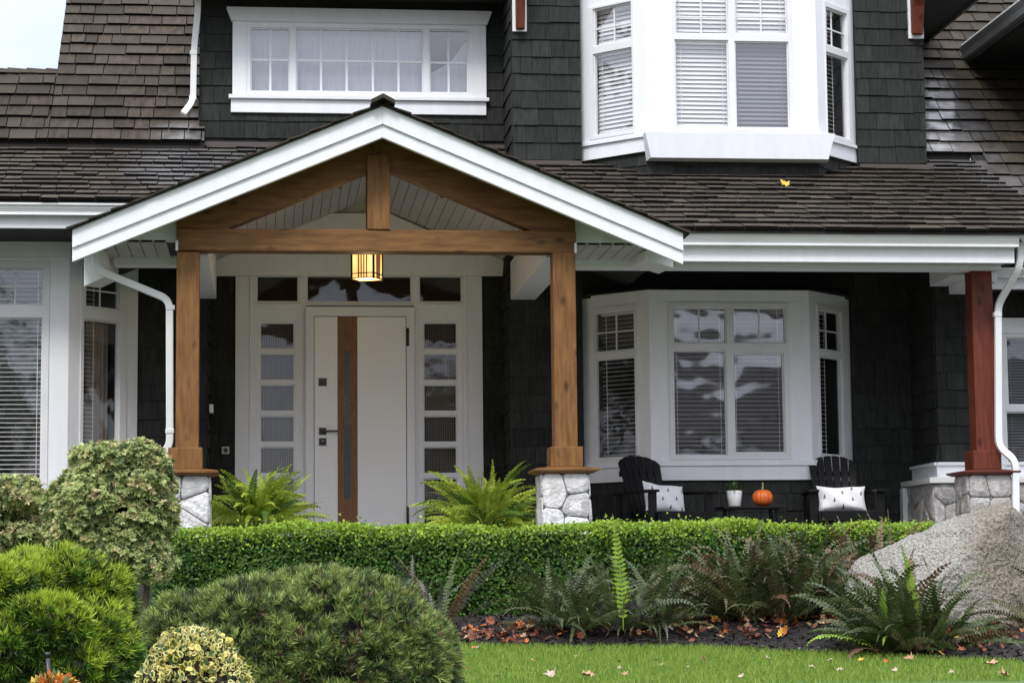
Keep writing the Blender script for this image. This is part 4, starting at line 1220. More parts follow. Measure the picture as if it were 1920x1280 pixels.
# ---- porch floor and steps hidden behind the hedge
CONC = mat('porch_concrete', (.34, .33, .32), (.27, .265, .26), rough=.85, nscale=9, bump=.2)
mb = MB()
mb.box(bm_[0] - .1, wL + .5, 19.75, YA + .2, 1.0, ZFL, CONC)
for i in range(3): mb.box(XR - 1.1, XR + 1.1, 19.75 - .28 * (i + 1), 19.749 - .28 * i, 1.0, ZFL - .17 * (i + 1), CONC)
hb(mb, 'porch_floor', .006)

# ================================================================== THINGS ON THE PORCH
rng = np.random.default_rng(3)
def V3(p): return np.array([p[0], p[1], p[2]], float)

SEATS = mat('black_chair_paint', (.0035, .0035, .0045), (.002, .002, .003), rough=.45, nscale=9, spec=.22)
def make_chair():
    root = empty('adirondack_chair')
    m = MB()
    for i in range(6):
        t0, t1 = i / 6, (i + .86) / 6
        y0, y1 = -.36 + .58 * t0, -.36 + .58 * t1; z0, z1 = .375 - .10 * t0, .375 - .10 * t1
        m.hexa([(-.27, y0, z0 - .022), (.27, y0, z0 - .022), (.27, y1, z1 - .022), (-.27, y1, z1 - .022), (-.27, y0, z0), (.27, y0, z0), (.27, y1, z1), (-.27, y1, z1)], SEATS)
    m.box(-.27, .27, -.375, -.355, .27, .372, SEATS)
    m.build('seat', root, .004)
    m = MB()
    n = 6
    bw, tw = .40, .52
    def bp(u, h):        # u -1..1 across, h along the back
        return Vector((u * (bw + (tw - bw) * h / .74) / 2, .19 + .36 * h + .035 * (1 - u * u), .26 + .93 * h))
    for i in range(n):
        ua, ub = -1 + 2 * i / n + .018, -1 + 2 * (i + 1) / n - .018
        top = lambda u: .60 + .16 * math.sqrt(max(0, 1 - (u * .93) ** 2))
        f = [bp(ua, 0), bp(ub, 0), bp(ub, top(ub)), bp((ua + ub) / 2, top((ua + ub) / 2) + .004), bp(ua, top(ua))]
        b = [p + Vector((0, .02, .006)) for p in f]
        m.prism(f[::-1], b[::-1], SEATS)
    for h in (.1, .36, .56):
        p = bp(0, h); w_ = .2 + .04 * h
        m.box(-w_, w_, p.y + .025, p.y + .05, p.z - .03, p.z + .03, SEATS)
    m.build('backrest', root, .003, fix=True)
    for s in (-1, 1):
        m = MB()
        pts = [(.275, .40), (.275, -.30), (.29, -.39), (.33, -.41), (.40, -.40), (.42, -.36), (.42, -.20), (.37, .15), (.345, .40)]
        pts = [(s * x, y) for x, y in pts]
        if s < 0: pts = pts[::-1]
        m.prism([(x, y, .585) for x, y in pts][::-1], [(x, y, .56) for x, y in pts][::-1], SEATS)
        m.build('armrest', root, .004, fix=True)
        m = MB(); m.box(s * .335 - .045, s * .335 + .045, -.335, -.31, 0, .56, SEATS); m.build('leg', root, .003)
        m = MB()
        x0, x1 = s * .285 - .0125, s * .285 + .0125
        m.prism([(x0, y, z) for y, z in ((-.37, .26), (-.37, .36), (.2, .255), (.62, .0), (.5, .0))], [(x1, y, z) for y, z in ((-.37, .26), (-.37, .36), (.2, .255), (.62, .0), (.5, .0))], SEATS)
        m.build('leg', root, .003, fix=True)
        m = MB(); m.box(s * .31 - .0125, s * .31 + .0125, .30, .38, .15, .56, SEATS); m.build('back_support', root, .003)
    return root
ch = make_chair()
tag(ch, 'black slatted garden chair facing the street, near the grey stone wall', 'chair', 'garden chairs on the porch')
pr_ = P(1584, 1027, 22.4)
ch.location = (pr_.x, 22.5, ZFL); ch.rotation_euler.z = R(-4)
ch2 = copy_tree(ch)
tag(ch2, 'black slatted garden chair turned towards the little table, near the middle porch post', 'chair', 'garden chairs on the porch')
pl_ = P(1243, 1027, 22.4)
ch2.location = (pl_.x, 22.35, ZFL); ch2.rotation_euler.z = R(23)

PIL = mat('white_cushion_cloth', (.80, .80, .81), (.74, .74, .76), rough=.9, nscale=30, bump=.2, bscale=120)
MARK = mat('grey_print', (.10, .095, .09), rough=.9)
def pillow(name, label, a, b, th, marks):
    def S(u, v, side=1, k=0.0):
        e = (1 - u ** 4) * (1 - v ** 4)
        x = a * u * (1 - .10 * (1 - v * v)); z = b * v * (1 - .12 * (1 - u * u))
        w_ = .012 * math.sin(u * 5 + v * 3)
        return Vector((x, -side * (th * math.sqrt(max(e, 0)) + k) + w_, z))
    m = MB(); n = 18
    for side in (1, -1):
        vs = [S(-1 + 2 * i / n, -1 + 2 * j / n, side) for j in range(n + 1) for i in range(n + 1)]
        fs = [(j * (n + 1) + i, j * (n + 1) + i + 1, (j + 1) * (n + 1) + i + 1, (j + 1) * (n + 1) + i) for j in range(n) for i in range(n)]
        if side < 0: fs = [f[::-1] for f in fs]
        m.add(vs, fs, PIL, True)
    for (u, v) in marks:
        du, dv = .017 / a, .022 / b
        for k in range(3):
            q = dv * (1 - .62 * k)
            m.add([S(u - du * (1 - .25 * k), v - q, 1, .002), S(u + du * (1 - .25 * k), v - q, 1, .002), S(u, v - q + dv * .8, 1, .002)], [(0, 1, 2)], MARK)
    o = m.build(name); tag(o, label, 'cushion', 'white printed cushions'); return o
p1 = pillow('throw_pillow', 'white oblong cushion with small grey triangles propped upright on the right chair', .255, .135, .065, [(-.8, .1), (-.38, -.25), (0, .45), (.45, -.15), (.82, .3), (0, -.8), (.4, .75)])
p1.location = (pr_.x - .03, 22.36, ZFL + .50); p1.rotation_euler = (R(-16), 0, R(-3))
p2 = pillow('throw_pillow', 'white cushion with grey triangles half hidden behind the armrest of the left chair', .25, .16, .065, [(-.75, .5), (-.3, -.2), (.1, .55), (.5, -.05), (.8, .5), (.1, -.75), (-.7, -.6), (.75, -.7)])
p2.location = (pl_.x - .0, 22.28, ZFL + .51); p2.rotation_euler = (R(-18), R(5), R(23))

# little table, potted plant, pumpkin
t = tag(empty('side_table'), 'low black table between the two garden chairs', 'table')
tq0, tq1 = PX(1352, 950, 22.35), PX(1471, 950, 22.35); tz = PZ(1410, 948, 22.2) - ZFL
t.location = ((tq0 + tq1) / 2, 22.45, ZFL)
tw = (tq1 - tq0) / 2
m = MB()
for i in range(4): m.box(-tw, tw, -.22 + i * .112, -.22 + i * .112 + .104, tz - .024, tz, SEATS)
m.build('tabletop', t, .004)
for sx in (-1, 1):
    for sy in (-1, 1):
        m = MB(); m.tube([(sx * tw * .72, sy * .15, tz - .024), (sx * tw * .86, sy * .18, 0)], 0, SEATS, sq=(.035, .035)); m.build('leg', t, .003)
POTW = mat('white_glazed_pot', (.78, .78, .78), rough=.3)
pp = P(1380, 948, 22.35)
pt = tag(empty('potted_plant', (pp.x, 22.42, ZFL + tz)), 'small green plant in a white tapered pot on the black table', 'potted plant')
m = MB(); m.lathe((0, 0, 0), [(.055, 0), (.062, .01), (.082, .158), (.082, .162), (.074, .162), (.072, .14), (.001, .14)], POTW, 28); m.build('pot', pt)
LEAFT = np.array([[0, 0, 0], [.30, .42, .07], [0, 1, -.05], [-.30, .42, .07], [0, .5, 0]])
LEAFF = [(0, 1, 4), (1, 2, 4), (2, 3, 4), (3, 0, 4)]
def leafmat(name, c1, c2, c3=None, isl=.3, trans=.22, rough=.5, spec=.4):
    return mat(name, c1, c2, rough=rough, nscale=5, isl=isl, trans=trans, c3=c3, spec=spec)
GRN = leafmat('small_plant_leaf', (.07, .13, .035), (.045, .09, .025))
N = 150
dirs = rng.normal(size=(N, 3)); dirs[:, 2] = np.abs(dirs[:, 2]) * .9 + .1; dirs /= np.linalg.norm(dirs, axis=1, keepdims=True)
pos = dirs * rng.uniform(.02, .09, (N, 1)) * np.array([1.0, 1.0, 1.05]) + np.array([0, 0, .15])
bulk('foliage', LEAFT, LEAFF, axes(dirs + rng.normal(size=(N, 3)) * .4, np.tile([0, 0, 1.], (N, 1)), rng, rng.uniform(.03, .045, N)), pos, [GRN], parent=pt)
pk = P(1433, 948, 22.35)
pu = tag(empty('pumpkin', (pk.x, 22.42, ZFL + tz)), 'orange pumpkin on the black table', 'pumpkin')
ORG = mat('pumpkin_skin', (.62, .13, .015), (.50, .09, .010), rough=.45, nscale=9)
STEM = mat('pumpkin_stem', (.30, .24, .12), (.20, .17, .09), rough=.8, nscale=20)
m = MB(); nr, nk = 16, 72; vs = []
for i in range(nr + 1):
    th = math.pi * i / nr
    for k in range(nk):
        a = 2 * math.pi * k / nk; rib = 1 - .07 * abs(math.cos(a * 6)) ** 6
        r = .107 * math.sin(th) ** .85 * rib if 0 < i < nr else 0.002
        z = .088 + .088 * math.cos(th) * (1 - .18 * math.exp(-(r / .03) ** 2))
        vs.append((r * math.cos(a), r * math.sin(a), z))
m.add(vs, [(i * nk + k, (i + 1) * nk + k, (i + 1) * nk + (k + 1) % nk, i * nk + (k + 1) % nk) for i in range(nr) for k in range(nk)], ORG, True); m.build('body', pu)
m = MB(); m.tube([(0, 0, .155), (.002, 0, .185), (.006, 0, .21), (.004, 0, .245)], [.018, .012, .009, .008], STEM, 8); m.build('stem', pu)

# pendant lantern
YLN = 21.6
lc = P(688, 500, YLN); lw = 51 / (F / YLN) / 2 * .86
lz1 = PZ(688, 474, YLN) + .03; lz0 = PZ(688, 524, YLN)
ln = tag(empty('porch_lantern', (lc.x, YLN, lz0), R(-24)), 'lit craftsman lantern with amber glass and dark bars hanging over the front door', 'lantern')
hgt = lz1 - lz0 + .02
AMB = bpy.data.materials.new('lit_amber_glass'); AMB.use_nodes = True
b = AMB.node_tree.nodes['Principled BSDF']; b.inputs['Base Color'].default_value = (.8, .55, .25, 1)
nn_ = AMB.node_tree.nodes; ll_ = AMB.node_tree.links
tcn = nn_.new('ShaderNodeTexCoord'); nz_ = nn_.new('ShaderNodeTexNoise'); nz_.inputs['Scale'].default_value = 9
mpn = nn_.new('ShaderNodeMapping'); mpn.inputs['Scale'].default_value = (1, 1, .4)
cr = nn_.new('ShaderNodeValToRGB'); cr.color_ramp.elements[0].color = (.80, .26, .035, 1); cr.color_ramp.elements[1].color = (1, .62, .22, 1)
cr.color_ramp.elements[0].position = .3; cr.color_ramp.elements[1].position = .62
ll_.new(tcn.outputs['Object'], mpn.inputs[0]); ll_.new(mpn.outputs[0], nz_.inputs[0]); ll_.new(nz_.outputs['Fac'], cr.inputs[0]); ll_.new(cr.outputs[0], b.inputs['Emission Color'])
b.inputs['Emission Strength'].default_value = 1.0
m = MB(); m.box(-lw, lw, -lw, lw, .004, hgt, AMB); m.build('shade', ln)
m = MB(); e = lw + .004
for s in (-1, 1):
    for q in (-1, 1): m.box(s * lw - .009, s * lw + .009, q * lw - .009, q * lw + .009, -.008, hgt, BLKM)
for z in (.0, .045, hgt - .012):
    for s in (-1, 1):
        m.box(-lw, lw, s * e - .004, s * e + .004, z, z + .009, BLKM); m.box(s * e - .004, s * e + .004, -lw, lw, z, z + .009, BLKM)
for x in (-.042, -.014, .014, .042):
    for s in (-1, 1):
        m.box(x - .005, x + .005, s * e - .003, s * e + .003, .009, hgt, BLKM); m.box(s * e - .003, s * e + .003, x - .005, x + .005, .009, hgt, BLKM)
m.build('frame', ln)
m = MB(); zt_ = hgt
m.add([(-lw * 1.5, -lw * 1.5, zt_), (lw * 1.5, -lw * 1.5, zt_), (lw * 1.5, lw * 1.5, zt_), (-lw * 1.5, lw * 1.5, zt_), (-.03, -.03, zt_ + .07), (.03, -.03, zt_ + .07), (.03, .03, zt_ + .07), (-.03, .03, zt_ + .07)],
      [(3, 2, 1, 0), (0, 1, 5, 4), (1, 2, 6, 5), (2, 3, 7, 6), (3, 0, 4, 7), (4, 5, 6, 7)], BLKM); m.build('cap', ln)
m = MB(); m.tube([(0, 0, zt_ + .06), (0, 0, VZ - GS * abs(lc.x - XR) - lz0 + .01)], .01, BLKM, 8); m.build('rod', ln)
pl = bpy.data.lights.new('lantern_bulb', 'POINT'); pl.energy = 6; pl.color = (1, .62, .28); pl.shadow_soft_size = .05
po_ = bpy.data.objects.new('lantern_bulb', pl); COL.objects.link(po_); po_.location = (lc.x, YLN, lz0 - .1)

# ================================================================== FERNS
def fern(name, label, cat, base, n, Lr, mats, wts, el=(35, 85), az=(0, 360), droop=(25, 75), pairs=26, wid=.11, seed=0, parent=None, part=None, group=None, pw=.42, rad=.04, twist=1.25, crowns=1, curl=0.0, tipm=None):
    rnd = random.Random(seed)
    V, Fc, Mi = [], [], []
    for k in range(n):
        a = R(rnd.uniform(*az)); e = R(rnd.uniform(*el)); L = rnd.uniform(*Lr) * (.75 + .25 * math.sin(e)); dr = R(rnd.uniform(*droop)); mi = rnd.choices(range(len(mats)), wts)[0]
        ca = k % crowns * 2.4 + .5; cr_ = rad * (0 if crowns == 1 else .4 + .6 * ((k % crowns) / crowns) ** .5)
        p = Vector((cr_ * math.cos(ca) + .04 * math.cos(a), cr_ * math.sin(ca) * .7 + .04 * math.sin(a), 0)); hd = Vector((math.cos(a), math.sin(a), 0)); sd = Vector((-math.sin(a), math.cos(a), 0))
        tw = rnd.uniform(-twist, twist); side = sd * math.cos(tw) + Vector((0, 0, math.sin(tw)))
        steps = pairs; pts = []; bend = rnd.uniform(-.25, .25)
        for i in range(steps + 1):
            t = i / steps; ee = e - dr * t ** 1.6 - curl * max(0, t - .75) * 4
            d = hd * math.cos(ee) + Vector((0, 0, math.sin(ee))) + sd * bend * t
            pts.append((p.copy(), d.normalized())); p = p + d.normalized() * (L / steps)
        wmax = wid * L / .7 * rnd.uniform(.8, 1.15)
        b0 = len(V); tw2 = rnd.uniform(-1, 1); tt = rnd.uniform(.45, 1.5)
        for i, (q, d) in enumerate(pts):
            r = .004 * (1 - .8 * i / steps); V += [q + side * r, q - side * r]
        for i in range(steps):
            Fc.append((b0 + 2 * i, b0 + 2 * i + 1, b0 + 2 * i + 3, b0 + 2 * i + 2)); Mi.append(mi)
        up = Vector((0, 0, 1))
        for i in range(1, steps):
            t = i / steps
            if t < .1: continue
            prof = min(1, (t - .06) / .18) ** .7 * (1 - t ** 2.2) ** .8
            ln_ = wmax * prof * rnd.uniform(.88, 1.1)
            if ln_ < .004: continue
            q, d = pts[i]; sd2 = (side - d * side.dot(d)).normalized(); nn0 = sd2.cross(d).normalized(); sd3 = sd2 * math.cos(tw2 * t) + nn0 * math.sin(tw2 * t); nr_ = sd3.cross(d).normalized()
            for s in (-1, 1):
                dir_ = (sd3 * s + d * .38 + nr_ * rnd.uniform(-.35, .12)).normalized()
                hw = L / steps * pw * rnd.uniform(.85, 1.1); c = len(V)
                tip = q + dir_ * ln_ - up * ln_ * .12
                mid = q + dir_ * ln_ * .45
                V += [q - d * hw * .55, mid - d * hw, tip, mid + d * hw, q + d * hw * .55]
                m9 = tipm if (tipm is not None and t > tt) else mi
                Fc.append((c, c + 1, c + 3, c + 4)); Mi.append(m9); Fc.append((c + 1, c + 2, c + 3)); Mi.append(m9)
    me = bpy.data.meshes.new(part or name); me.from_pydata([tuple(v) for v in V], [], Fc)
    for m_ in list(mats) + ([SW7] if tipm is not None else []): me.materials.append(m_)
    me.polygons.foreach_set('material_index', Mi); me.update()
    o = bpy.data.objects.new(part or name, me); COL.objects.link(o)
    if parent: o.parent = parent
    else: o.location = base; tag(o, label, cat, group)
    return o
FB1 = leafmat('boston_fern_frond', (.40, .48, .06), (.29, .39, .045), isl=.22, trans=.3)
FB2 = leafmat('boston_fern_deep', (.11, .20, .03), (.08, .15, .025), isl=.25, trans=.25)
POTD = mat('dark_planter', (.02, .02, .022), rough=.5)
for (px_, lab, sd, w_) in ((482, 'bright green fern in a dark planter left of the front door', 3, 1), (912, 'bright green fern in a dark planter right of the front door', 8, 1.1)):
    yb = 20.95
    b = P(px_, 960, yb)
    r = tag(empty('porch_fern', (b.x, yb, ZFL)), lab, 'potted fern', 'ferns flanking the front door')
    h = PZ(px_, 992, yb) - ZFL + .02
    m = MB(); m.lathe((0, 0, 0), [(.11, 0), (.15, h - .06), (.165, h - .06), (.165, h - .02), (.14, h - .02), (.13, h - .05), (.001, h - .05)], POTD, 24); m.build('pot', r)
    f_ = fern('fronds', None, None, None, 150, (.50, .80), [FB1, FB2], [5, 1], el=(18, 89), droop=(25, 120), pairs=22, wid=.072 if sd == 3 else .064, seed=sd, parent=r, part='fronds', pw=.55, rad=.10, crowns=5)
    f_.location = (0, 0, h - .04); f_.scale = (w_, w_, 1)
SW1 = leafmat('sword_fern_frond', (.085, .112, .036), (.056, .08, .026), isl=.22, trans=.15)
SW2 = leafmat('sword_fern_olive', (.115, .115, .045), (.08, .085, .032), isl=.22, trans=.15)
SW3 = leafmat('sword_fern_brown', (.16, .085, .040), (.10, .055, .030), isl=.25, trans=.15)
SW4 = leafmat('sword_fern_fresh', (.30, .44, .05), (.22, .35, .04), isl=.15, trans=.3)
SW6 = leafmat('sword_fern_deep', (.050, .072, .024), (.034, .052, .017), isl=.25, trans=.12)
SW7 = leafmat('sword_fern_tip', (.13, .085, .045), (.085, .06, .032), isl=.3, trans=.12)
SW5 = leafmat('sword_fern_grey', (.15, .145, .125), (.10, .10, .085), isl=.2, trans=.1)
def gp(px_, Y): 
    x = PX(px_, 1150, Y); return Vector((x, Y, gz(x, Y) - .01))
GF = 'ferns in the front bed'
fern('sword_fern', 'thin fern with a few browned fronds rising behind the round pine mound', 'fern', gp(800, 17.5), 22, (.5, .85), [SW1, SW3, SW5], [3, 2, 3], el=(35, 80), droop=(15, 60), seed=11, wid=.06, group=GF, crowns=3, rad=.16)
fern('sword_fern', 'grey-green fern with one fresh upright frond, before the hedge below the middle post', 'fern', gp(1140, 17.45), 330, (.40, .80), [SW1, SW2, SW5, SW6], [6, 2, .6, 3], el=(12, 88), droop=(20, 85), seed=12, wid=.046, pw=.42, group=GF, crowns=13, rad=.52, curl=.7)
fern('sword_fern', 'big bushy fern with brown-tipped fronds below the table, tallest of the bed', 'fern', gp(1455, 17.4), 520, (.48, .92), [SW1, SW2, SW6, SW3], [5, 2.6, 4, .5], tipm=4, el=(28, 89), droop=(20, 80), seed=13, wid=.044, pw=.42, group=GF, crowns=15, rad=.46, curl=.8)
fern('sword_fern', 'rust-brown fern showing just behind the boulder', 'fern', gp(1672, 17.75), 34, (.7, 1.02), [SW3, SW2], [4, 1], el=(55, 88), droop=(10, 50), seed=14, wid=.055, group=GF, crowns=4, rad=.18)
fern('sword_fern', 'spreading dark green fern in front of the boulder', 'fern', gp(1700, 16.0), 210, (.45, .88), [SW1, SW2, SW6, SW3, SW4], [6, 1.8, 3, .7, .35], el=(8, 80), droop=(10, 65), seed=15, pw=.5, wid=.058, group=GF, crowns=8, rad=.28, curl=.5)
fern('sword_fern', 'small olive fern at the right foot of the boulder', 'fern', gp(1975, 16.2), 26, (.4, .7), [SW2, SW1], [3, 2], el=(10, 75), droop=(20, 60), seed=16, wid=.06, group=GF, crowns=3, rad=.1)
# the fresh frond
fr_ = fern('x', None, None, None, 1, (.88, .90), [SW4], [1], el=(86, 88), droop=(6, 12), seed=44, wid=.085, twist=.15, az=(262, 278), parent=bpy.data.objects['sword_fern.001'], part='fresh_frond')
fr_.location = (.05, -.40, .0); fr_.name = 'fresh_frond'; fr_['label'] = 'fresh yellow-green upright frond'

# ================================================================== HEDGE
HY0, HY1 = 18.25, 19.0
hx0, hx1 = PX(286, 1080, HY0), PX(1765, 1040, HY0)
hz1 = PZ(1040, 987, HY0); hz0 = 1.12
def boxwood():
    n1, n2, n3 = 46000, 12000, 3500
    def rr(a, b, n): return rng.uniform(a, b, n)
    und = lambda x: 1.4 * (.014 * np.sin(x * 2.1 + .6) + .010 * np.sin(x * 5.3) + .006 * np.sin(x * 11.7))
    fx = rr(hx0, hx1, n1); fz = hz0 + (hz1 - hz0) * rr(0, 1, n1) ** .9; dep = rng.exponential(.035, n1)
    bulge = .03 * np.sin(fx * 3.1 + fz * 4) + .02 * np.sin(fx * 7.7 - fz * 9)
    rnd_ = np.clip((fz - (hz1 - .10)) / .10, 0, 1) ** 2 * .07
    A = np.stack([fx, HY0 + dep + bulge + rnd_ + .03, fz + und(fx)], 1); nA = np.tile([0, -1, .35], (n1, 1))
    tx = rr(hx0, hx1, n2); ty = rr(HY0 + .02, HY1, n2); edge = np.clip((HY0 + .12 - ty) / .12, 0, 1) ** 2 * .06
    B = np.stack([tx, ty, hz1 + und(tx) - edge - rng.exponential(.022, n2) + .02], 1); nB = np.tile([0, -.25, 1.], (n2, 1))
    # upright young shoots above the top
    n4 = 2600
    sx = rr(hx0, hx1, n4); D = np.stack([sx, rr(HY0 + .03, HY1, n4), hz1 + und(sx) + rng.exponential(.014, n4)], 1); nD = np.tile([0, -.6, .8], (n4, 1))
    ex = np.where(rng.random(n3) < .5, hx0, hx1)
    Cc = np.stack([ex + np.where(ex == hx0, 1, -1) * rng.exponential(.03, n3), rr(HY0, HY1, n3), rr(hz0, hz1, n3)], 1)
    nC = np.stack([np.where(ex == hx0, -1., 1.), np.zeros(n3), np.full(n3, .3)], 1)
    pos = np.concatenate([A, B, D, Cc]); nr = np.concatenate([nA, nB, nD, nC]).astype(float)
    nr += rng.normal(size=nr.shape) * .55
    fw = rng.normal(size=pos.shape); fw[:, 2] += .5
    M3 = axes(fw, nr, rng, rng.uniform(.022, .038, len(pos)))
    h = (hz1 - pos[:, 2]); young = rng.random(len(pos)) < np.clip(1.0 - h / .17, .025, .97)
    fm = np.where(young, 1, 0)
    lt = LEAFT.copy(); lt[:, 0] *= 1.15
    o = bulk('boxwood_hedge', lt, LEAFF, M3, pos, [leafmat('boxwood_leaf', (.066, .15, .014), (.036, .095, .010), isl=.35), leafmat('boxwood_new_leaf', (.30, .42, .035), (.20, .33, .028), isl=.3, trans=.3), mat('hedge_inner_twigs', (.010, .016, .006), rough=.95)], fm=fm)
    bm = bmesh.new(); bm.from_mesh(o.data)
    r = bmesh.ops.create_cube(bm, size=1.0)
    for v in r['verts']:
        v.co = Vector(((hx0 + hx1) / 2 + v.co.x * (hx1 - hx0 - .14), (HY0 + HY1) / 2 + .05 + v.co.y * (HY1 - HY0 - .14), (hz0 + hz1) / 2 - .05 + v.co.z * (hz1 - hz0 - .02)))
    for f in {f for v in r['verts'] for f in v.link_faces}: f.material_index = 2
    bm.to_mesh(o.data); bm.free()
    return tag(o, 'long clipped green hedge running below the porch', 'hedge')
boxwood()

# ================================================================== SHRUBS
def ell_points(ells, n, seed, depth=.06, lump=.07, zmin=-9.0, front=True):
    """points and outward normals spread over the outside of a group of ellipsoids (cx,cy,cz,rx,ry,rz)"""
    g = np.random.default_rng(seed); A = np.array([e[3] * e[5] + e[4] * e[5] + e[3] * e[4] for e in ells]); A = A / A.sum()
    Pp, Nn = [], []
    tot = 0
    while tot < n:
        k = g.choice(len(ells), size=n, p=A); E = np.array(ells)[k]
        d = g.normal(size=(n, 3)); d /= np.linalg.norm(d, axis=1, keepdims=True)
        l = np.array([1 + lump * noise.noise(Vector(q * 3.3 + E[i][:3])) + lump * .7 * noise.noise(Vector(q * 8 + E[i][:3])) for i, q in enumerate(d)])
        p = E[:, :3] + d * E[:, 3:] * l[:, None] - d * g.exponential(depth, n)[:, None] * .6
        nn = d / E[:, 3:]; nn /= np.linalg.norm(nn, axis=1, keepdims=True)
        ok = p[:, 2] > zmin
        if front: ok &= (nn[:, 1] < .45)
        for i, e in enumerate(ells):
            q = (p - np.array(e[:3])) / np.array(e[3:]); ok &= ~((k != i) & ((q * q).sum(1) < .80))
        Pp.append(p[ok]); Nn.append(nn[ok]); tot += ok.sum()
    return np.concatenate(Pp)[:n], np.concatenate(Nn)[:n]
def lobed(ells, n, r0, r1, seed, front=True):
    p, nn = ell_points(ells, n, seed, .0, .05, front=front); g = np.random.default_rng(seed + 7)
    return [(*(q - m_ * r * .55), r, r, r * .85) for q, m_, r in zip(p, nn, g.uniform(r0, r1, n))]
def core(name, ells, k, m, parent):
    mb = MB()
    for e in ells:
        nu, nv = 20, 12; vs = []
        for j in range(nv + 1):
            th = math.pi * j / nv
            for i in range(nu):
                a = 2 * math.pi * i / nu; d = Vector((math.sin(th) * math.cos(a), math.sin(th) * math.sin(a), math.cos(th)))
                l = k * (1 + .09 * noise.noise(d * 4 + Vector(e[:3])))
                vs.append((e[0] + d.x * e[3] * l, e[1] + d.y * e[4] * l, e[2] + d.z * e[5] * l))
        mb.add(vs, [(j * nu + i, (j + 1) * nu + i, (j + 1) * nu + (i + 1) % nu, j * nu + (i + 1) % nu) for j in range(nv) for i in range(nu)], m, True)
    return mb.build(name, parent)
def tuft(n, spread, wid=.045, seed=1):
    g = np.random.default_rng(seed); v, f = [], []
    for k in range(n):
        a = 2 * math.pi * k / n + g.uniform(-.3, .3); s = spread * g.uniform(.35, 1); L = g.uniform(.7, 1.0)
        d = np.array([math.cos(a) * math.sin(s), math.cos(s), math.sin(a) * math.sin(s)]); sd = np.cross(d, [math.cos(a * 3), .2, math.sin(a * 3)]); sd /= np.linalg.norm(sd)
        b = np.array([0, g.uniform(0, .35), 0]); c = len(v); v += [b - sd * wid, b + sd * wid, b + d * L]; f.append((c, c + 1, c + 2))
    return np.array(v), f
TWIG = mat('dark_inner_twigs', (.022, .016, .010), (.012, .012, .006), rough=.95, nscale=12)
TWIGG = mat('leafy_inner_twigs', (.030, .034, .016), (.016, .018, .009), rough=.95, nscale=14)
BARK = mat('shrub_bark', (.12, .095, .07), (.07, .055, .04), rough=.9, nscale=20, bump=.4)
def eP(px_, py_, Y, rx, ry, rz):
    """ellipsoid given where it stands; radii in photo pixels at that distance"""
    s = Y / F; c = P(px_, py_, Y); return (c.x, c.y, c.z, rx * s, ry * s, rz * s)
def needle_shrub(label, ells, n, L, mats, fmf, seed, tf=(18, 1.0), depth=.04, lump=.08, up=.35, base=None, lob=None):
    root = tag(empty('pine_shrub', base), label, 'shrub', 'low conifers in the front bed')
    pos, nr = ell_points(ells + lobed(ells, lob[0], lob[1], lob[2], seed), n, seed, depth, lump) if lob else ell_points(ells, n, seed, depth, lump)
    g = np.random.default_rng(seed + 1)
    d = nr + np.array([0, 0, up]) + g.normal(size=nr.shape) * .42
    tv, tf_ = tuft(*tf, seed=seed)
    o = bulk('foliage', tv, tf_, axes(d, g.normal(size=d.shape), g, g.uniform(.75, 1.25, n) * L), pos - np.array(base), mats, fm=fmf(pos, nr, g))
    o.parent = root
    c = core('branches', ells, .84, TWIG, root); c.location = -Vector(base)
    return root
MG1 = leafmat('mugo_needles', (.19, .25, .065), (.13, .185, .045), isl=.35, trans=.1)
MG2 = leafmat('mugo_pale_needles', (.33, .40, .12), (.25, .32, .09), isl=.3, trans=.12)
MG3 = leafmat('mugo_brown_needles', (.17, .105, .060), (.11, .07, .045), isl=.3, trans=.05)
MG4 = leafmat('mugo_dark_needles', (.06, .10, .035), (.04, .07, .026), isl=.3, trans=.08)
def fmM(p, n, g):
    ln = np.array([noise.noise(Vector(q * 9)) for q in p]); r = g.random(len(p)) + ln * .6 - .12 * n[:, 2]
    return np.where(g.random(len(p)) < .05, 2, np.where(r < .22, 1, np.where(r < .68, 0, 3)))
ells = [eP(600, 1275, 12.6, 250, 230, 195), eP(470, 1235, 12.5, 150, 170, 135), eP(725, 1290, 12.5, 130, 150, 140), eP(335, 1225, 12.6, 75, 100, 102), eP(560, 1150, 12.7, 150, 140, 70)]
bx_ = P(590, 1340, 12.5)
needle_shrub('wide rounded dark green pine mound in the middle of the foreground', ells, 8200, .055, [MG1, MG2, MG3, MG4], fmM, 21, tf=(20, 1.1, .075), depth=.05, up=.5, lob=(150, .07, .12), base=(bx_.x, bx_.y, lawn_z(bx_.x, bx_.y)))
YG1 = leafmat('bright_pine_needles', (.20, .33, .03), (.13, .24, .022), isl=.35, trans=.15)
YG2 = leafmat('lit_pine_needles', (.40, .50, .05), (.30, .41, .04), isl=.25, trans=.2)
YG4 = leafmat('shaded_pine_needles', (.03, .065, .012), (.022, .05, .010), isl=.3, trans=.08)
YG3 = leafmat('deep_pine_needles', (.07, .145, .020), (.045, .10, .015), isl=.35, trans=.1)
ells = [eP(70, 1235, 11.4, 140, 150, 165), eP(175, 1215, 11.2, 66, 90, 75), eP(-40, 1200, 11.4, 90, 110, 150), eP(70, 1110, 11.35, 80, 90, 68), eP(170, 1130, 11.4, 66, 80, 62), eP(0, 1125, 11.2, 70, 80, 72), eP(95, 1185, 11.0, 70, 60, 62), eP(20, 1225, 11.0, 60, 60, 60), eP(200, 1185, 11.3, 45, 70, 50), eP(150, 1270, 11.0, 65, 60, 60), eP(120, 1085, 11.4, 60, 80, 45)]
bx_ = P(80, 1400, 11.4)
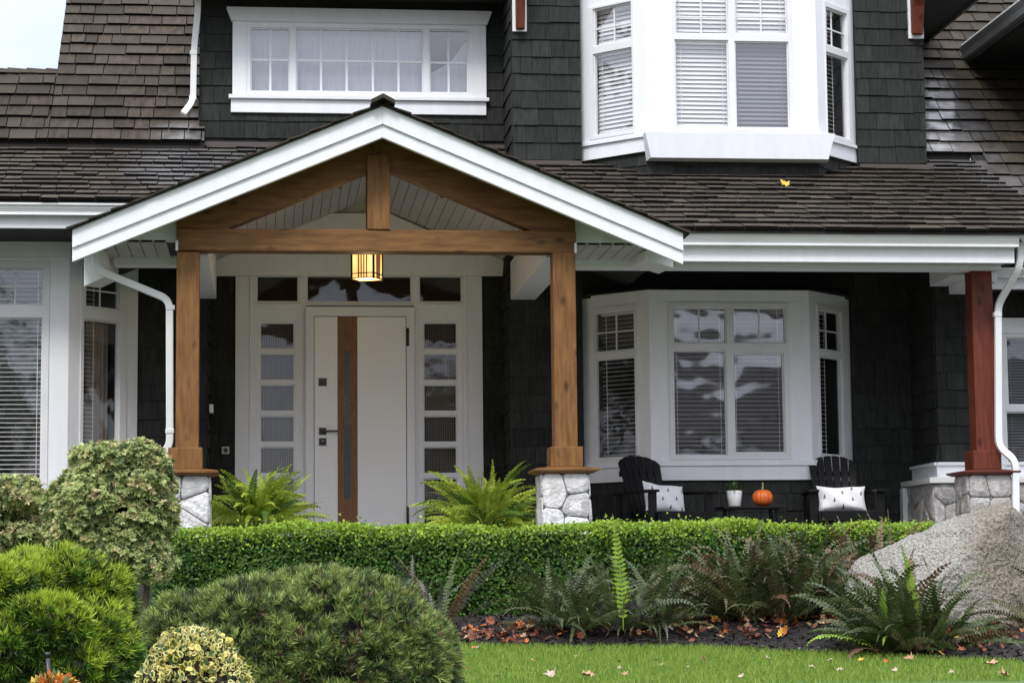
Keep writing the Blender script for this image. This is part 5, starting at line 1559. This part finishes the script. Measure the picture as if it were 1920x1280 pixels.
def fmY(p, n, g):
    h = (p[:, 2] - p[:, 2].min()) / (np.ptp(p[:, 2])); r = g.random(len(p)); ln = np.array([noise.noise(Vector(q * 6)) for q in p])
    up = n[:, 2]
    return np.where(r + ln * .5 < up * .65 + .02 + h * .25, 1, np.where(r + ln * .5 < .45 + up * .3, 0, np.where(g.random(len(p)) < .55, 2, 3)))  # light painted in: paler needles on upward, higher tufts, darker ones below
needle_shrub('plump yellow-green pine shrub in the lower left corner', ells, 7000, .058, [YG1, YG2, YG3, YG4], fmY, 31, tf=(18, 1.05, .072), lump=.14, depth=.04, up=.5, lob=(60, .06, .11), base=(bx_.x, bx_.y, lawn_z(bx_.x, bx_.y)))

# broadleaf shrubs: whorls of narrow leaves
def whorl(n=9, seed=2):
    g = np.random.default_rng(seed); v, f = [], []
    for k in range(n):
        a = 2 * math.pi * k / n + g.uniform(-.2, .2); e = R(g.uniform(10, 55)); L = g.uniform(.75, 1.05)
        d = np.array([math.cos(a) * math.cos(e), math.sin(e), math.sin(a) * math.cos(e)]); s = np.array([-math.sin(a), 0, math.cos(a)]) * .15
        c = len(v); v += [np.zeros(3), d * L * .55 + s, d * L - np.array([0, .12, 0]), d * L * .55 - s]; f += [(c, c + 1, c + 2), (c, c + 2, c + 3)]
    return np.array(v), f
PI1 = leafmat('pieris_leaf', (.44, .49, .20), (.33, .39, .14), isl=.3, trans=.18)
PI2 = leafmat('pieris_buff_leaf', (.55, .46, .25), (.44, .37, .19), isl=.25, trans=.18)
PI3 = leafmat('pieris_deep_leaf', (.12, .17, .06), (.08, .12, .045), isl=.3, trans=.15)
def whorl_shrub(label, ells, n, L, base, trunk, seed, buff=.16, depth=.05, nl=95):
    root = tag(empty('broadleaf_shrub', base), label, 'shrub', 'loose evergreen shrubs by the left bay')
    pos, nr = ell_points([(*e[:3], e[3] * .84, e[4] * .84, e[5] * .84) for e in ells] + lobed(ells, nl, .055, .115, seed, False), n, seed, .045, .2, front=False)
    g = np.random.default_rng(seed + 1)
    d = nr * .8 + np.array([0, -.1, .65]) + g.normal(size=nr.shape) * .35
    tv, tf_ = whorl(10, seed)
    o = bulk('foliage', tv, tf_, axes(d, g.normal(size=d.shape), g, g.uniform(.7, 1.2, n) * L), pos - np.array(base), [PI1, PI2, PI3], fm=np.where(g.random(n) < buff, 1, np.where(g.random(n) < .25, 2, 0)))
    o.parent = root
    c = core('inner_twigs', ells, .66, TWIGG, root); c.location = -Vector(base)
    mb = MB(); rnd = random.Random(seed)
    b = Vector(base)
    for (tx, ty, tz) in trunk:
        q = Vector((tx, ty, tz)) - b; mid = q * .5 + Vector((rnd.uniform(-.05, .05), rnd.uniform(-.05, .05), 0))
        mb.tube([Vector((rnd.uniform(-.03, .03), 0, 0)), mid * .5 + Vector((.01, 0, 0)), mid, q * .8, q], [.022, .019, .015, .011, .006], BARK, 7)
    mb.build('trunk', root)
    return root
YPI = 15.6
ells = [eP(215, 905, YPI, 82, 80, 72), eP(165, 950, YPI, 75, 75, 75), eP(265, 950, YPI, 62, 70, 80), eP(285, 1050, YPI, 42, 55, 48), eP(210, 1010, YPI, 72, 70, 55), eP(130, 1005, YPI, 45, 55, 45), eP(262, 870, YPI, 48, 55, 38), eP(190, 866, YPI, 50, 55, 36)]
tb = P(256, 1180, YPI)
whorl_shrub('tall buff-green evergreen shrub with a bare stem beside the left porch post', ells, 8200, .044, (tb.x, YPI, gz(tb.x, YPI)), [tuple(P(x, y, YPI)) for x, y in ((215, 900), (170, 960), (268, 950), (285, 1040), (205, 1010))], 51)
YP2 = 17.0
ells = [eP(30, 935, YP2, 62, 70, 48), eP(-30, 950, YP2, 60, 70, 60), eP(62, 1000, YP2, 50, 60, 45), eP(0, 1010, YP2, 60, 60, 45)]
tb = P(35, 1150, YP2)
whorl_shrub('thin buff-green shrub at the left edge below the bay window', ells, 3000, .045, (tb.x, YP2, gz(tb.x, YP2)), [tuple(P(x, y, YP2)) for x, y in ((30, 935), (-20, 950), (62, 1000), (10, 990))], 61, buff=.3, depth=.09, nl=55)

# variegated euonymus
oa = [(0, 0), (.30, .25), (.33, .62), (0, 1), (-.33, .62), (-.30, .25)]
ia = [(0, .12), (.15, .30), (.17, .58), (0, .80), (-.17, .58), (-.15, .30)]
VT = np.array([[x, y, .22 * abs(x) - .1 * y * y] for x, y in oa] + [[x, y, .22 * abs(x) - .1 * y * y + .006] for x, y in ia])
VF = [(i, (i + 1) % 6, 6 + (i + 1) % 6, 6 + i) for i in range(6)] + [(6, 7, 8, 9), (9, 10, 11, 6)]
VY = leafmat('variegated_leaf_margin', (.62, .53, .10), (.66, .60, .28), isl=.2, trans=.2)
VG = leafmat('variegated_leaf_green', (.075, .14, .045), (.05, .10, .03), isl=.3, trans=.1)
ells = [eP(362, 1300, 10.5, 96, 96, 118), eP(355, 1240, 10.5, 70, 75, 58), eP(420, 1320, 10.4, 55, 70, 90), eP(300, 1330, 10.4, 50, 70, 90)]
bb = P(362, 1450, 10.5)
root = tag(empty('variegated_shrub', (bb.x, 10.5, lawn_z(bb.x, 10.5))), 'small domed shrub with yellow-edged leaves at the bottom of the view', 'shrub')
pos, nr = ell_points(ells, 2600, 71, .02, .06)
g = np.random.default_rng(72)
d = np.array([0, 0, .5]) + g.normal(size=nr.shape) * .8 + nr * .4
o = bulk('foliage', VT, VF, axes(d, nr + g.normal(size=nr.shape) * .45, g, g.uniform(.024, .042, len(pos))), pos - np.array(root.location), [VY, VG], tm=[0] * 6 + [1] * 2)
# some leaves all green, some nearly all gold
fmi = np.zeros(len(o.data.polygons), int); o.data.polygons.foreach_get('material_index', fmi); fmi = fmi.reshape(-1, 8); r = g.random(len(fmi)); fmi[r < .22] = 1; fmi[(r > .22) & (r < .42)] = 0
o.data.polygons.foreach_set('material_index', fmi.ravel()); o.data.update(); o.parent = root
c = core('inner_twigs', ells, .88, TWIG, root); c.location = -root.location

# orange-tipped seedling plant and the black stake
OR1 = leafmat('orange_leaf', (.52, .17, .03), (.40, .10, .02), isl=.3); OR2 = leafmat('yellow_leaf', (.60, .42, .07), (.5, .36, .06), isl=.2)
ob = P(102, 1420, 9.9)
root = tag(empty('orange_plant', (ob.x, 9.9, lawn_z(ob.x, 9.9))), 'low plant with orange and yellow autumn leaves at the bottom left', 'plant')
g = np.random.default_rng(81); n = 260
c0 = np.array(P(102, 1310, 9.9)) - np.array(root.location); d = g.normal(size=(n, 3)); d[:, 2] = np.abs(d[:, 2]) + .3; d /= np.linalg.norm(d, axis=1, keepdims=True)
pos = c0 + d * np.array([.105, .1, .105]) * g.uniform(.5, 1, (n, 1))
bulk('foliage', LEAFT, LEAFF, axes(d + g.normal(size=d.shape) * .4, g.normal(size=d.shape), g, g.uniform(.03, .05, n)), pos, [OR1, OR2, VG], fm=g.choice(3, n, p=[.5, .3, .2]), parent=root)
mb = MB()
for k in range(9):
    q = pos[k * 7]; mb.tube([(0, 0, 0), tuple(q * .5 + np.array([.01, 0, 0])), tuple(q)], [.006, .005, .003], BARK, 5)
mb.build('stems', root)
mb = MB(); s0, s1 = P(93, 1292, 10.7), P(89, 1224, 10.7)
mb.tube([Vector((s0.x, 10.7, lawn_z(s0.x, 10.7))), s0, s1], [.012, .012, .012], BLKM, 10); mb.tube([s1 - Vector((0, 0, .018)), s1 + Vector((0, 0, .006))], .0145, BLKM, 10)
tag(mb.build('garden_stake'), 'slim black stake standing before the yellow-green pine shrub', 'stake')

# ================================================================== BOULDER
def boulder():
    def q(x, y, Y): return P(x, y, Y)
    pts = [q(1588, 1100, 16.9), q(1597, 1062, 16.95), q(1640, 1034, 17.0), q(1720, 1001, 17.1), q(1800, 973, 17.15), q(1858, 951, 17.1), q(1893, 949, 16.95), q(1922, 968, 17.0), q(1980, 1030, 17.2), q(2010, 1120, 17.2),
           q(1880, 968, 16.55), q(1790, 1060, 16.35), q(1700, 1135, 16.3), q(1600, 1170, 16.6), q(1640, 1230, 16.5), q(1900, 1215, 16.35), q(2010, 1215, 16.7), q(1585, 1210, 17.1), q(1990, 1230, 17.6), q(1650, 1200, 17.6), q(1850, 990, 17.6), q(1700, 1040, 17.6)]
    bm = bmesh.new()
    for p in pts: bm.verts.new(p)
    bmesh.ops.convex_hull(bm, input=bm.verts)
    bmesh.ops.delete(bm, geom=[v for v in bm.verts if not v.link_faces], context='VERTS')
    bmesh.ops.triangulate(bm, faces=bm.faces)
    for it in range(5):
        bmesh.ops.subdivide_edges(bm, edges=bm.edges, cuts=1, use_grid_fill=True)
        if it < 3: bmesh.ops.smooth_vert(bm, verts=bm.verts, factor=(.0, .16, .3)[it], use_axis_x=True, use_axis_y=True, use_axis_z=True)
    bm.normal_update()
    for v in bm.verts:
        c = v.co
        k = .045 * noise.noise(c * 2.1) + .026 * noise.noise(c * 6) + .014 * abs(noise.noise(c * 14)) + .008 * noise.noise(c * 32) + .005 * noise.noise(c * 60)
        v.co = c + v.normal * (k + .012)
    me = bpy.data.meshes.new('boulder'); bm.to_mesh(me); bm.free()
    for p in me.polygons: p.use_smooth = True
    m = bpy.data.materials.new('granite'); m.use_nodes = True; t_ = m.node_tree; N_ = t_.nodes.new; L_ = t_.links.new; b = t_.nodes['Principled BSDF']
    tcn = N_('ShaderNodeTexCoord')
    def nzz(s, det=4):
        n = N_('ShaderNodeTexNoise'); n.inputs['Scale'].default_value = s; n.inputs['Detail'].default_value = det; L_(tcn.outputs['Object'], n.inputs['Vector']); return n
    n1, n2, n3 = nzz(60, 5), nzz(2.2, 5), nzz(30, 8)
    r1 = N_('ShaderNodeValToRGB'); e = r1.color_ramp.elements
    e[0].position = .28; e[0].color = (.10, .094, .084, 1); e[1].position = .72; e[1].color = (.42, .405, .37, 1)
    x = r1.color_ramp.elements.new(.44); x.color = (.21, .198, .175, 1)
    L_(n1.outputs['Fac'], r1.inputs[0])
    r2 = N_('ShaderNodeValToRGB'); r2.color_ramp.elements[0].position = .40; r2.color_ramp.elements[0].color = (.78, .71, .62, 1); r2.color_ramp.elements[1].position = .6; r2.color_ramp.elements[1].color = (1, 1.0, .97, 1); sp_ = N_('ShaderNodeSeparateXYZ'); L_(tcn.outputs['Object'], sp_.inputs[0]); mr_ = N_('ShaderNodeMapRange'); mr_.inputs[1].default_value = 5.7; mr_.inputs[2].default_value = 4.75; L_(sp_.outputs['X'], mr_.inputs[0])      # rusty staining on the right flank
    av_ = N_('ShaderNodeMath'); av_.operation = 'MULTIPLY_ADD'; av_.inputs[1].default_value = .55; L_(mr_.outputs[0], av_.inputs[0]); h2_ = N_('ShaderNodeMath'); h2_.operation = 'MULTIPLY'; h2_.inputs[1].default_value = .5; L_(n2.outputs['Fac'], h2_.inputs[0]); L_(h2_.outputs[0], av_.inputs[2]); L_(av_.outputs[0], r2.inputs[0])
    mu = N_('ShaderNodeMix'); mu.data_type = 'RGBA'; mu.blend_type = 'MULTIPLY'; mu.inputs[0].default_value = 1; L_(r1.outputs[0], mu.inputs[6]); L_(r2.outputs[0], mu.inputs[7]); L_(mu.outputs[2], b.inputs['Base Color'])
    b.inputs['Roughness'].default_value = .85
    bp = N_('ShaderNodeBump'); bp.inputs['Strength'].default_value = 1; bp.inputs['Distance'].default_value = .05; L_(n3.outputs['Fac'], bp.inputs['Height']); L_(bp.outputs[0], b.inputs['Normal'])
    me.materials.append(m)
    o = bpy.data.objects.new('boulder', me); COL.objects.link(o)
    return tag(o, 'big grey granite boulder with a sloping top at the right of the bed', 'boulder')
boulder()

# ================================================================== GRASS, MULCH, FALLEN LEAVES
def grass():
    n = 95000
    x = rng.uniform(-2.8, 5.9, n * 2); y = rng.uniform(11.5, 17.4, n * 2)
    ed = np.array([edge_y(a) for a in x]); px_ = 505 + x / y * F * 1.02
    ok = (y < ed + .03 + rng.normal(size=n * 2) * .03) & (px_ > 120) & (px_ < 2000) & ~((y < 14.1) & (px_ > 480)); x, y, ed = x[ok][:n], y[ok][:n], ed[ok][:n]
    n = len(x)
    z = np.array([lawn_z(a, b) for a, b in zip(x, y)])
    d = rng.normal(size=(n, 3)) * .35; d[:, 2] = 1
    nr = rng.normal(size=(n, 3)); nr[:, 2] = 0; nr[:, 1] -= .6
    tv = np.array([[-.055, 0, 0], [.055, 0, 0], [.035, .6, .05], [-.035, .6, .05], [0, 1, .16]]); tf = [(0, 1, 2), (0, 2, 3), (3, 2, 4)]
    o = bulk('grass', tv, tf, axes(d, nr, rng, rng.uniform(.028, .055, n)), np.stack([x, y, z], 1), [leafmat('grass_blade', (.165, .29, .032), (.095, .20, .022), c3=(.28, .36, .06), isl=.3, trans=.3)])
    tag(o, None, 'grass', kind='stuff'); o['label'] = 'short mown green lawn'
grass()
def chips():
    n = 9000
    x = rng.uniform(-1.5, 6, n); t = rng.random(n) ** 1.6; ed = np.array([edge_y(a) for a in x]); y = ed - .03 + t * 2.2
    z = np.array([gz(a, b) for a, b in zip(x, y)]) + .004
    d = rng.normal(size=(n, 3)); d[:, 2] *= .35; nr = rng.normal(size=(n, 3)) * .5; nr[:, 2] += 1
    tv = np.array([[-.22, -.5, 0], [.22, -.45, .05], [.18, .5, 0], [-.2, .42, .06]]); tf = [(0, 1, 2), (0, 2, 3)]
    o = bulk('bark_chips', tv, tf, axes(d, nr, rng, rng.uniform(.018, .05, n)), np.stack([x, y, z], 1), [mat('bark_chip', (.018, .012, .009), (.009, .006, .005), rough=.8, isl=.5), mat('pale_chip', (.30, .25, .22), (.18, .14, .12), rough=.8, isl=.4)], fm=(rng.random(n) < .02).astype(int))
    tag(o, 'dark bark mulch chips', 'mulch', kind='stuff')
chips()
def maple(seed, curl=.18):
    g = random.Random(seed); v = [(0, .12, 0)]
    lob = [(-90, .22), (-60, .34), (-38, .55), (-15, .36), (8, .80), (32, .48), (52, .78), (72, .55), (90, 1.0), (108, .55), (128, .78), (148, .48), (172, .80), (195, .36), (218, .55), (240, .34)]
    for a, r in lob:
        r *= g.uniform(.85, 1.1) * .62; x, y = r * math.cos(R(a)), r * math.sin(R(a)) + .12
        v.append((x, y, curl * (abs(x) ** 1.5) * 1.5 + g.uniform(-.03, .10) + curl * .5 * max(0, y) ** 2))
    n = len(lob)
    return np.array(v), [(0, 1 + i, 1 + (i + 1) % n) for i in range(n)]
LM = [mat('leaf_tan', (.42, .27, .15), (.32, .19, .10), rough=.7, isl=.25, nscale=30), mat('leaf_orange', (.50, .16, .03), (.40, .10, .02), rough=.65, isl=.3, nscale=30), mat('leaf_yellow', (.60, .40, .05), (.5, .33, .04), rough=.65, isl=.2, nscale=30),
      mat('leaf_rust', (.20, .06, .025), (.13, .04, .02), rough=.7, isl=.35, nscale=30), mat('leaf_pale', (.50, .38, .30), (.42, .30, .24), rough=.75, isl=.2, nscale=30)]
def litter():
    spots = [(1.5, 17.5, .5, .12, 130), (2.6, 17.4, .6, .16, 160), (4.0, 17.1, .35, .2, 130), (5.2, 16.4, .4, .3, 150), (3.4, 17.3, 1.8, .3, 130), (4.9, 15.9, .7, .2, 40), (5.5, 16.8, .5, .3, 60)]
    xs_, ys_ = [], []
    for cx, cy, sx, sy, k in spots:
        xs_.append(rng.normal(cx, sx, k)); ys_.append(rng.normal(cy, sy, k))
    x, y = np.concatenate(xs_), np.concatenate(ys_); ed = np.array([edge_y(a) for a in x]); ok = y > ed + .03; x, y = x[ok], y[ok]
    n = len(x); z = np.array([gz(a, b) for a, b in zip(x, y)]) + rng.uniform(.01, .05, n)
    d = rng.normal(size=(n, 3)); d[:, 2] *= .4; nr = rng.normal(size=(n, 3)) * .5; nr[:, 2] += .8; nr[:, 1] -= .3
    tv, tf = maple(3, .3)
    o = bulk('leaf_litter', tv, tf, axes(d, nr, rng, rng.uniform(.045, .10, n)), np.stack([x, y, z], 1), LM, fm=rng.choice(5, n, p=[.17, .13, .06, .60, .04]))
    tag(o, 'drift of rust and yellow fallen leaves on the mulch', 'leaves', kind='stuff')
litter()
NAMES = ['tan', 'orange', 'yellow', 'rust-brown', 'pale buff']
def one_leaf(pos, s, mi, nr, rz, label, group=None, seed=1, curl=.3, name='fallen_leaf'):
    tv, tf = maple(seed, curl)
    me = bpy.data.meshes.new(name); me.from_pydata([tuple(v) for v in tv], [], tf); me.materials.append(LM[mi])
    o = bpy.data.objects.new(name, me); COL.objects.link(o)
    nr = Vector(nr).normalized(); q = nr.to_track_quat('Z', 'Y').to_matrix() @ Matrix.Rotation(rz, 3, 'Z')
    o.matrix_world = Matrix.Translation(pos) @ (q * s).to_4x4()
    return tag(o, label, 'leaf', group)
def on_lawn(px_, py_):
    v = ray(px_, py_)
    for i in range(4000):
        y = 12 + i * .002; p = EYE + v * (y / v.y)
        if p.z < gz(p.x, y): return p
    return p
rl = random.Random(12)
LAWNL = [(1850, 1252, 0, .15), (1712, 1243, 0, .09), (1092, 1274, 0, .13), (1036, 1276, 4, .10), (895, 1223, 4, .06), (885, 1222, 1, .05), (1112, 1224, 3, .08), (1230, 1246, 4, .05), (1240, 1252, 0, .05), (1322, 1245, 3, .05), (1168, 1271, 0, .08), (1158, 1261, 4, .05), (1285, 1257, 4, .05),
         (1527, 1260, 4, .07), (1571, 1265, 4, .06), (1560, 1244, 4, .05), (1620, 1245, 2, .07), (1680, 1266, 4, .06), (1788, 1268, 4, .06), (1392, 1277, 4, .06), (1005, 1250, 1, .04), (936, 1275, 3, .05), (1163, 1249, 3, .05), (1000, 1245, 0, .04), (1080, 1240, 0, .04), (1665, 1248, 1, .06), (1478, 1236, 1, .06), (1890, 1275, 0, .12), (1440, 1240, 4, .05), (952, 1262, 0, .05), (880, 1260, 3, .05)]
cnt = {}
for k, (x, y, mi, s) in enumerate(LAWNL):
    p = on_lawn(x, y) + Vector((0, 0, .03))
    big = {(1850, 1252): 'largest tan leaf on the lawn, at its right edge by the mulch', (1092, 1274): 'broad tan maple leaf at the bottom edge of the lawn', (1712, 1243): 'tan leaf lying on the lawn edge below the spreading fern', (895, 1223): 'pale pinkish leaf lying by the right end of the pine mound', (1620, 1245): 'yellow leaf lying on the lawn edge'}.get((x, y))
    one_leaf(p, s * 1.0, mi, (rl.uniform(-.5, .5), rl.uniform(-.7, .1), 1), rl.uniform(0, 6.28), big or 'small %s fallen leaf lying on the lawn' % NAMES[mi], 'fallen leaves on the lawn', seed=k + 1, curl=rl.uniform(.3, .8))
def on_roof(px_, py_):
    v = ray(px_, py_); n = Vector((0, -ML, 1)); p0 = Vector((0, 20.76, zE + .035)); t_ = (p0 - EYE).dot(n) / v.dot(n); return EYE + v * t_
one_leaf(on_roof(1475, 352) + Vector((0, -.02, .02)), .135, 2, (.1, -.9, 1), .6, 'yellow maple leaf lying on the porch roof', seed=4, name='fallen_leaf')

# ================================================================== ACROSS THE STREET (seen in the windows; tree line added to dim the porch)
def street_or_added_tree(x, y, h, cr, mats, wts, label, seed, dens=1700, leaf=.26):
    z0 = lawn_z(x, y); root = tag(empty('street_or_added_tree', (x, y, z0)), label, 'tree', 'trees across the street and added evergreens')
    rnd = random.Random(seed); g = np.random.default_rng(seed); mb = MB()
    mb.tube([(0, 0, -.1), (.05, 0, h * .25), (-.04, .05, h * .55), (.03, 0, h * .9)], [.02 * h, .016 * h, .011 * h, .003 * h], BARK, 9)
    tips = []
    for k in range(13):
        a = k * 2.4 + rnd.random(); zb = h * rnd.uniform(.28, .7); L = cr * rnd.uniform(.6, 1.0) * (1.1 - .4 * zb / h)
        q = Vector((math.cos(a) * L, math.sin(a) * L, zb + L * rnd.uniform(.4, .9)))
        mb.tube([(0, 0, zb), tuple(Vector((0, 0, zb)).lerp(q, .5) + Vector((0, 0, .15))), tuple(q)], [.007 * h, .005 * h, .002 * h], BARK, 6); tips.append(np.array(q))
    tips.append(np.array([0, 0, h * .93]))
    mb.build('trunk', root)
    if dens:
        c = np.array(tips)[g.integers(0, len(tips), dens)]; pos = c + g.normal(size=(dens, 3)) * cr * np.array([.27, .27, .24])
        bulk('crown', LEAFT, LEAFF, axes(g.normal(size=pos.shape), g.normal(size=pos.shape), g, g.uniform(.7, 1.3, dens) * leaf), pos, mats, fm=g.choice(len(mats), dens, p=wts), parent=root)
TL1 = leafmat('autumn_tree_leaf', (.22, .12, .03), (.14, .075, .02)); TL2 = leafmat('dark_tree_leaf', (.05, .075, .025), (.035, .055, .02))
EV = tag(empty('x'), None, None); bpy.data.objects.remove(EV)
street_or_added_tree(-26, -27, 13, 4.2, [TL2], [1], 'tall dark evergreen added out of view to block the low sky', 9, 2600, .5)  # unseen tree row, added to block low sky and darken the porch
EV = bpy.data.objects['street_or_added_tree']
for k, (x, y, s) in enumerate([(-19, -29, .9), (-11, -34, .9), (8, -34, .8), (31, -27, .9), (38, -29, 1), (-33, -29, 1.1), (-17, -22, .72)]):
    t_ = copy_tree(EV); t_.location = (x, y, 0); t_.scale = (s, s, s); t_.rotation_euler.z = k * 1.3
for k, (x, y, s) in enumerate([(-15, 3, .75), (-19, 10, .9), (-24, 17, .95), (-16, -6, .7)]):  # unseen trees added to darken what the side panes mirror
    t_ = copy_tree(EV); t_.location = (x, y, lawn_z(x, y)); t_.scale = (s, s, s); t_.rotation_euler.z = k * 2.1; t_['label'] = 'dark evergreen added out of view to the left, mirrored in the side panes'; t_['group'] = 'evergreens added on the left'
street_or_added_tree(-9.5, -17, 9.5, 3.0, [TL2], [1], 'dark evergreen tree across the street, reflected in the windows', 1, 2600)
street_or_added_tree(4.5, -18, 8.0, 2.6, [TL1, TL2], [.8, .2], 'orange-brown autumn tree across the street, reflected in the windows', 2)
street_or_added_tree(19.5, -15.5, 6, 1.9, [TL2, TL1], [.7, .3], 'half-turned green and brown tree across the street, reflected in the windows', 3)
street_or_added_tree(-3.0, -16.5, 8, 2.6, [TL1], [1], 'bare-limbed tree across the street, reflected in the windows', 4, 160)
nb = tag(empty('neighbour_house', (16, -21, 0)), 'white house with white windows across the street, reflected in the windows', 'house')
GREYW = mat('white_siding', (.78, .79, .80), (.70, .71, .72), rough=.8, nscale=3)
mb = MB(); mb.box(-8, 10, -8, 0, 0, 5.8, GREYW); mb.build('wall', nb)
mb = MB(); mb.prism([(-8.6, .5, 5.7), (10.6, .5, 5.7), (10.6, -4, 8.6), (-8.6, -4, 8.6)], [(-8.6, .5, 5.55), (10.6, .5, 5.55), (10.6, -4, 8.4), (-8.6, -4, 8.4)], RDECK); mb.prism([(-8.6, -8.5, 5.7), (10.6, -8.5, 5.7), (10.6, -4, 8.6), (-8.6, -4, 8.6)], [(-8.6, -8.5, 5.55), (10.6, -8.5, 5.55), (10.6, -4, 8.4), (-8.6, -4, 8.4)], RDECK); mb.build('roof', nb, fix=True)
for wx in (-6, -2.5, 1, 4.5, 7.8):
    for wz in (.9, 3.6):
        mb = MB(); f_ = Fr((wx, .0), (-1, 0)); mb.plate(f_, -.75, .75, wz, wz + 1.5, [(-.6, -.04, wz + .12, wz + 1.36), (.04, .6, wz + .12, wz + 1.36)], .0, .06, WHITE); mb.fbox(f_, -.6, .6, wz + .1, wz + 1.4, .005, .02, ROOM); mb.build('window', nb)
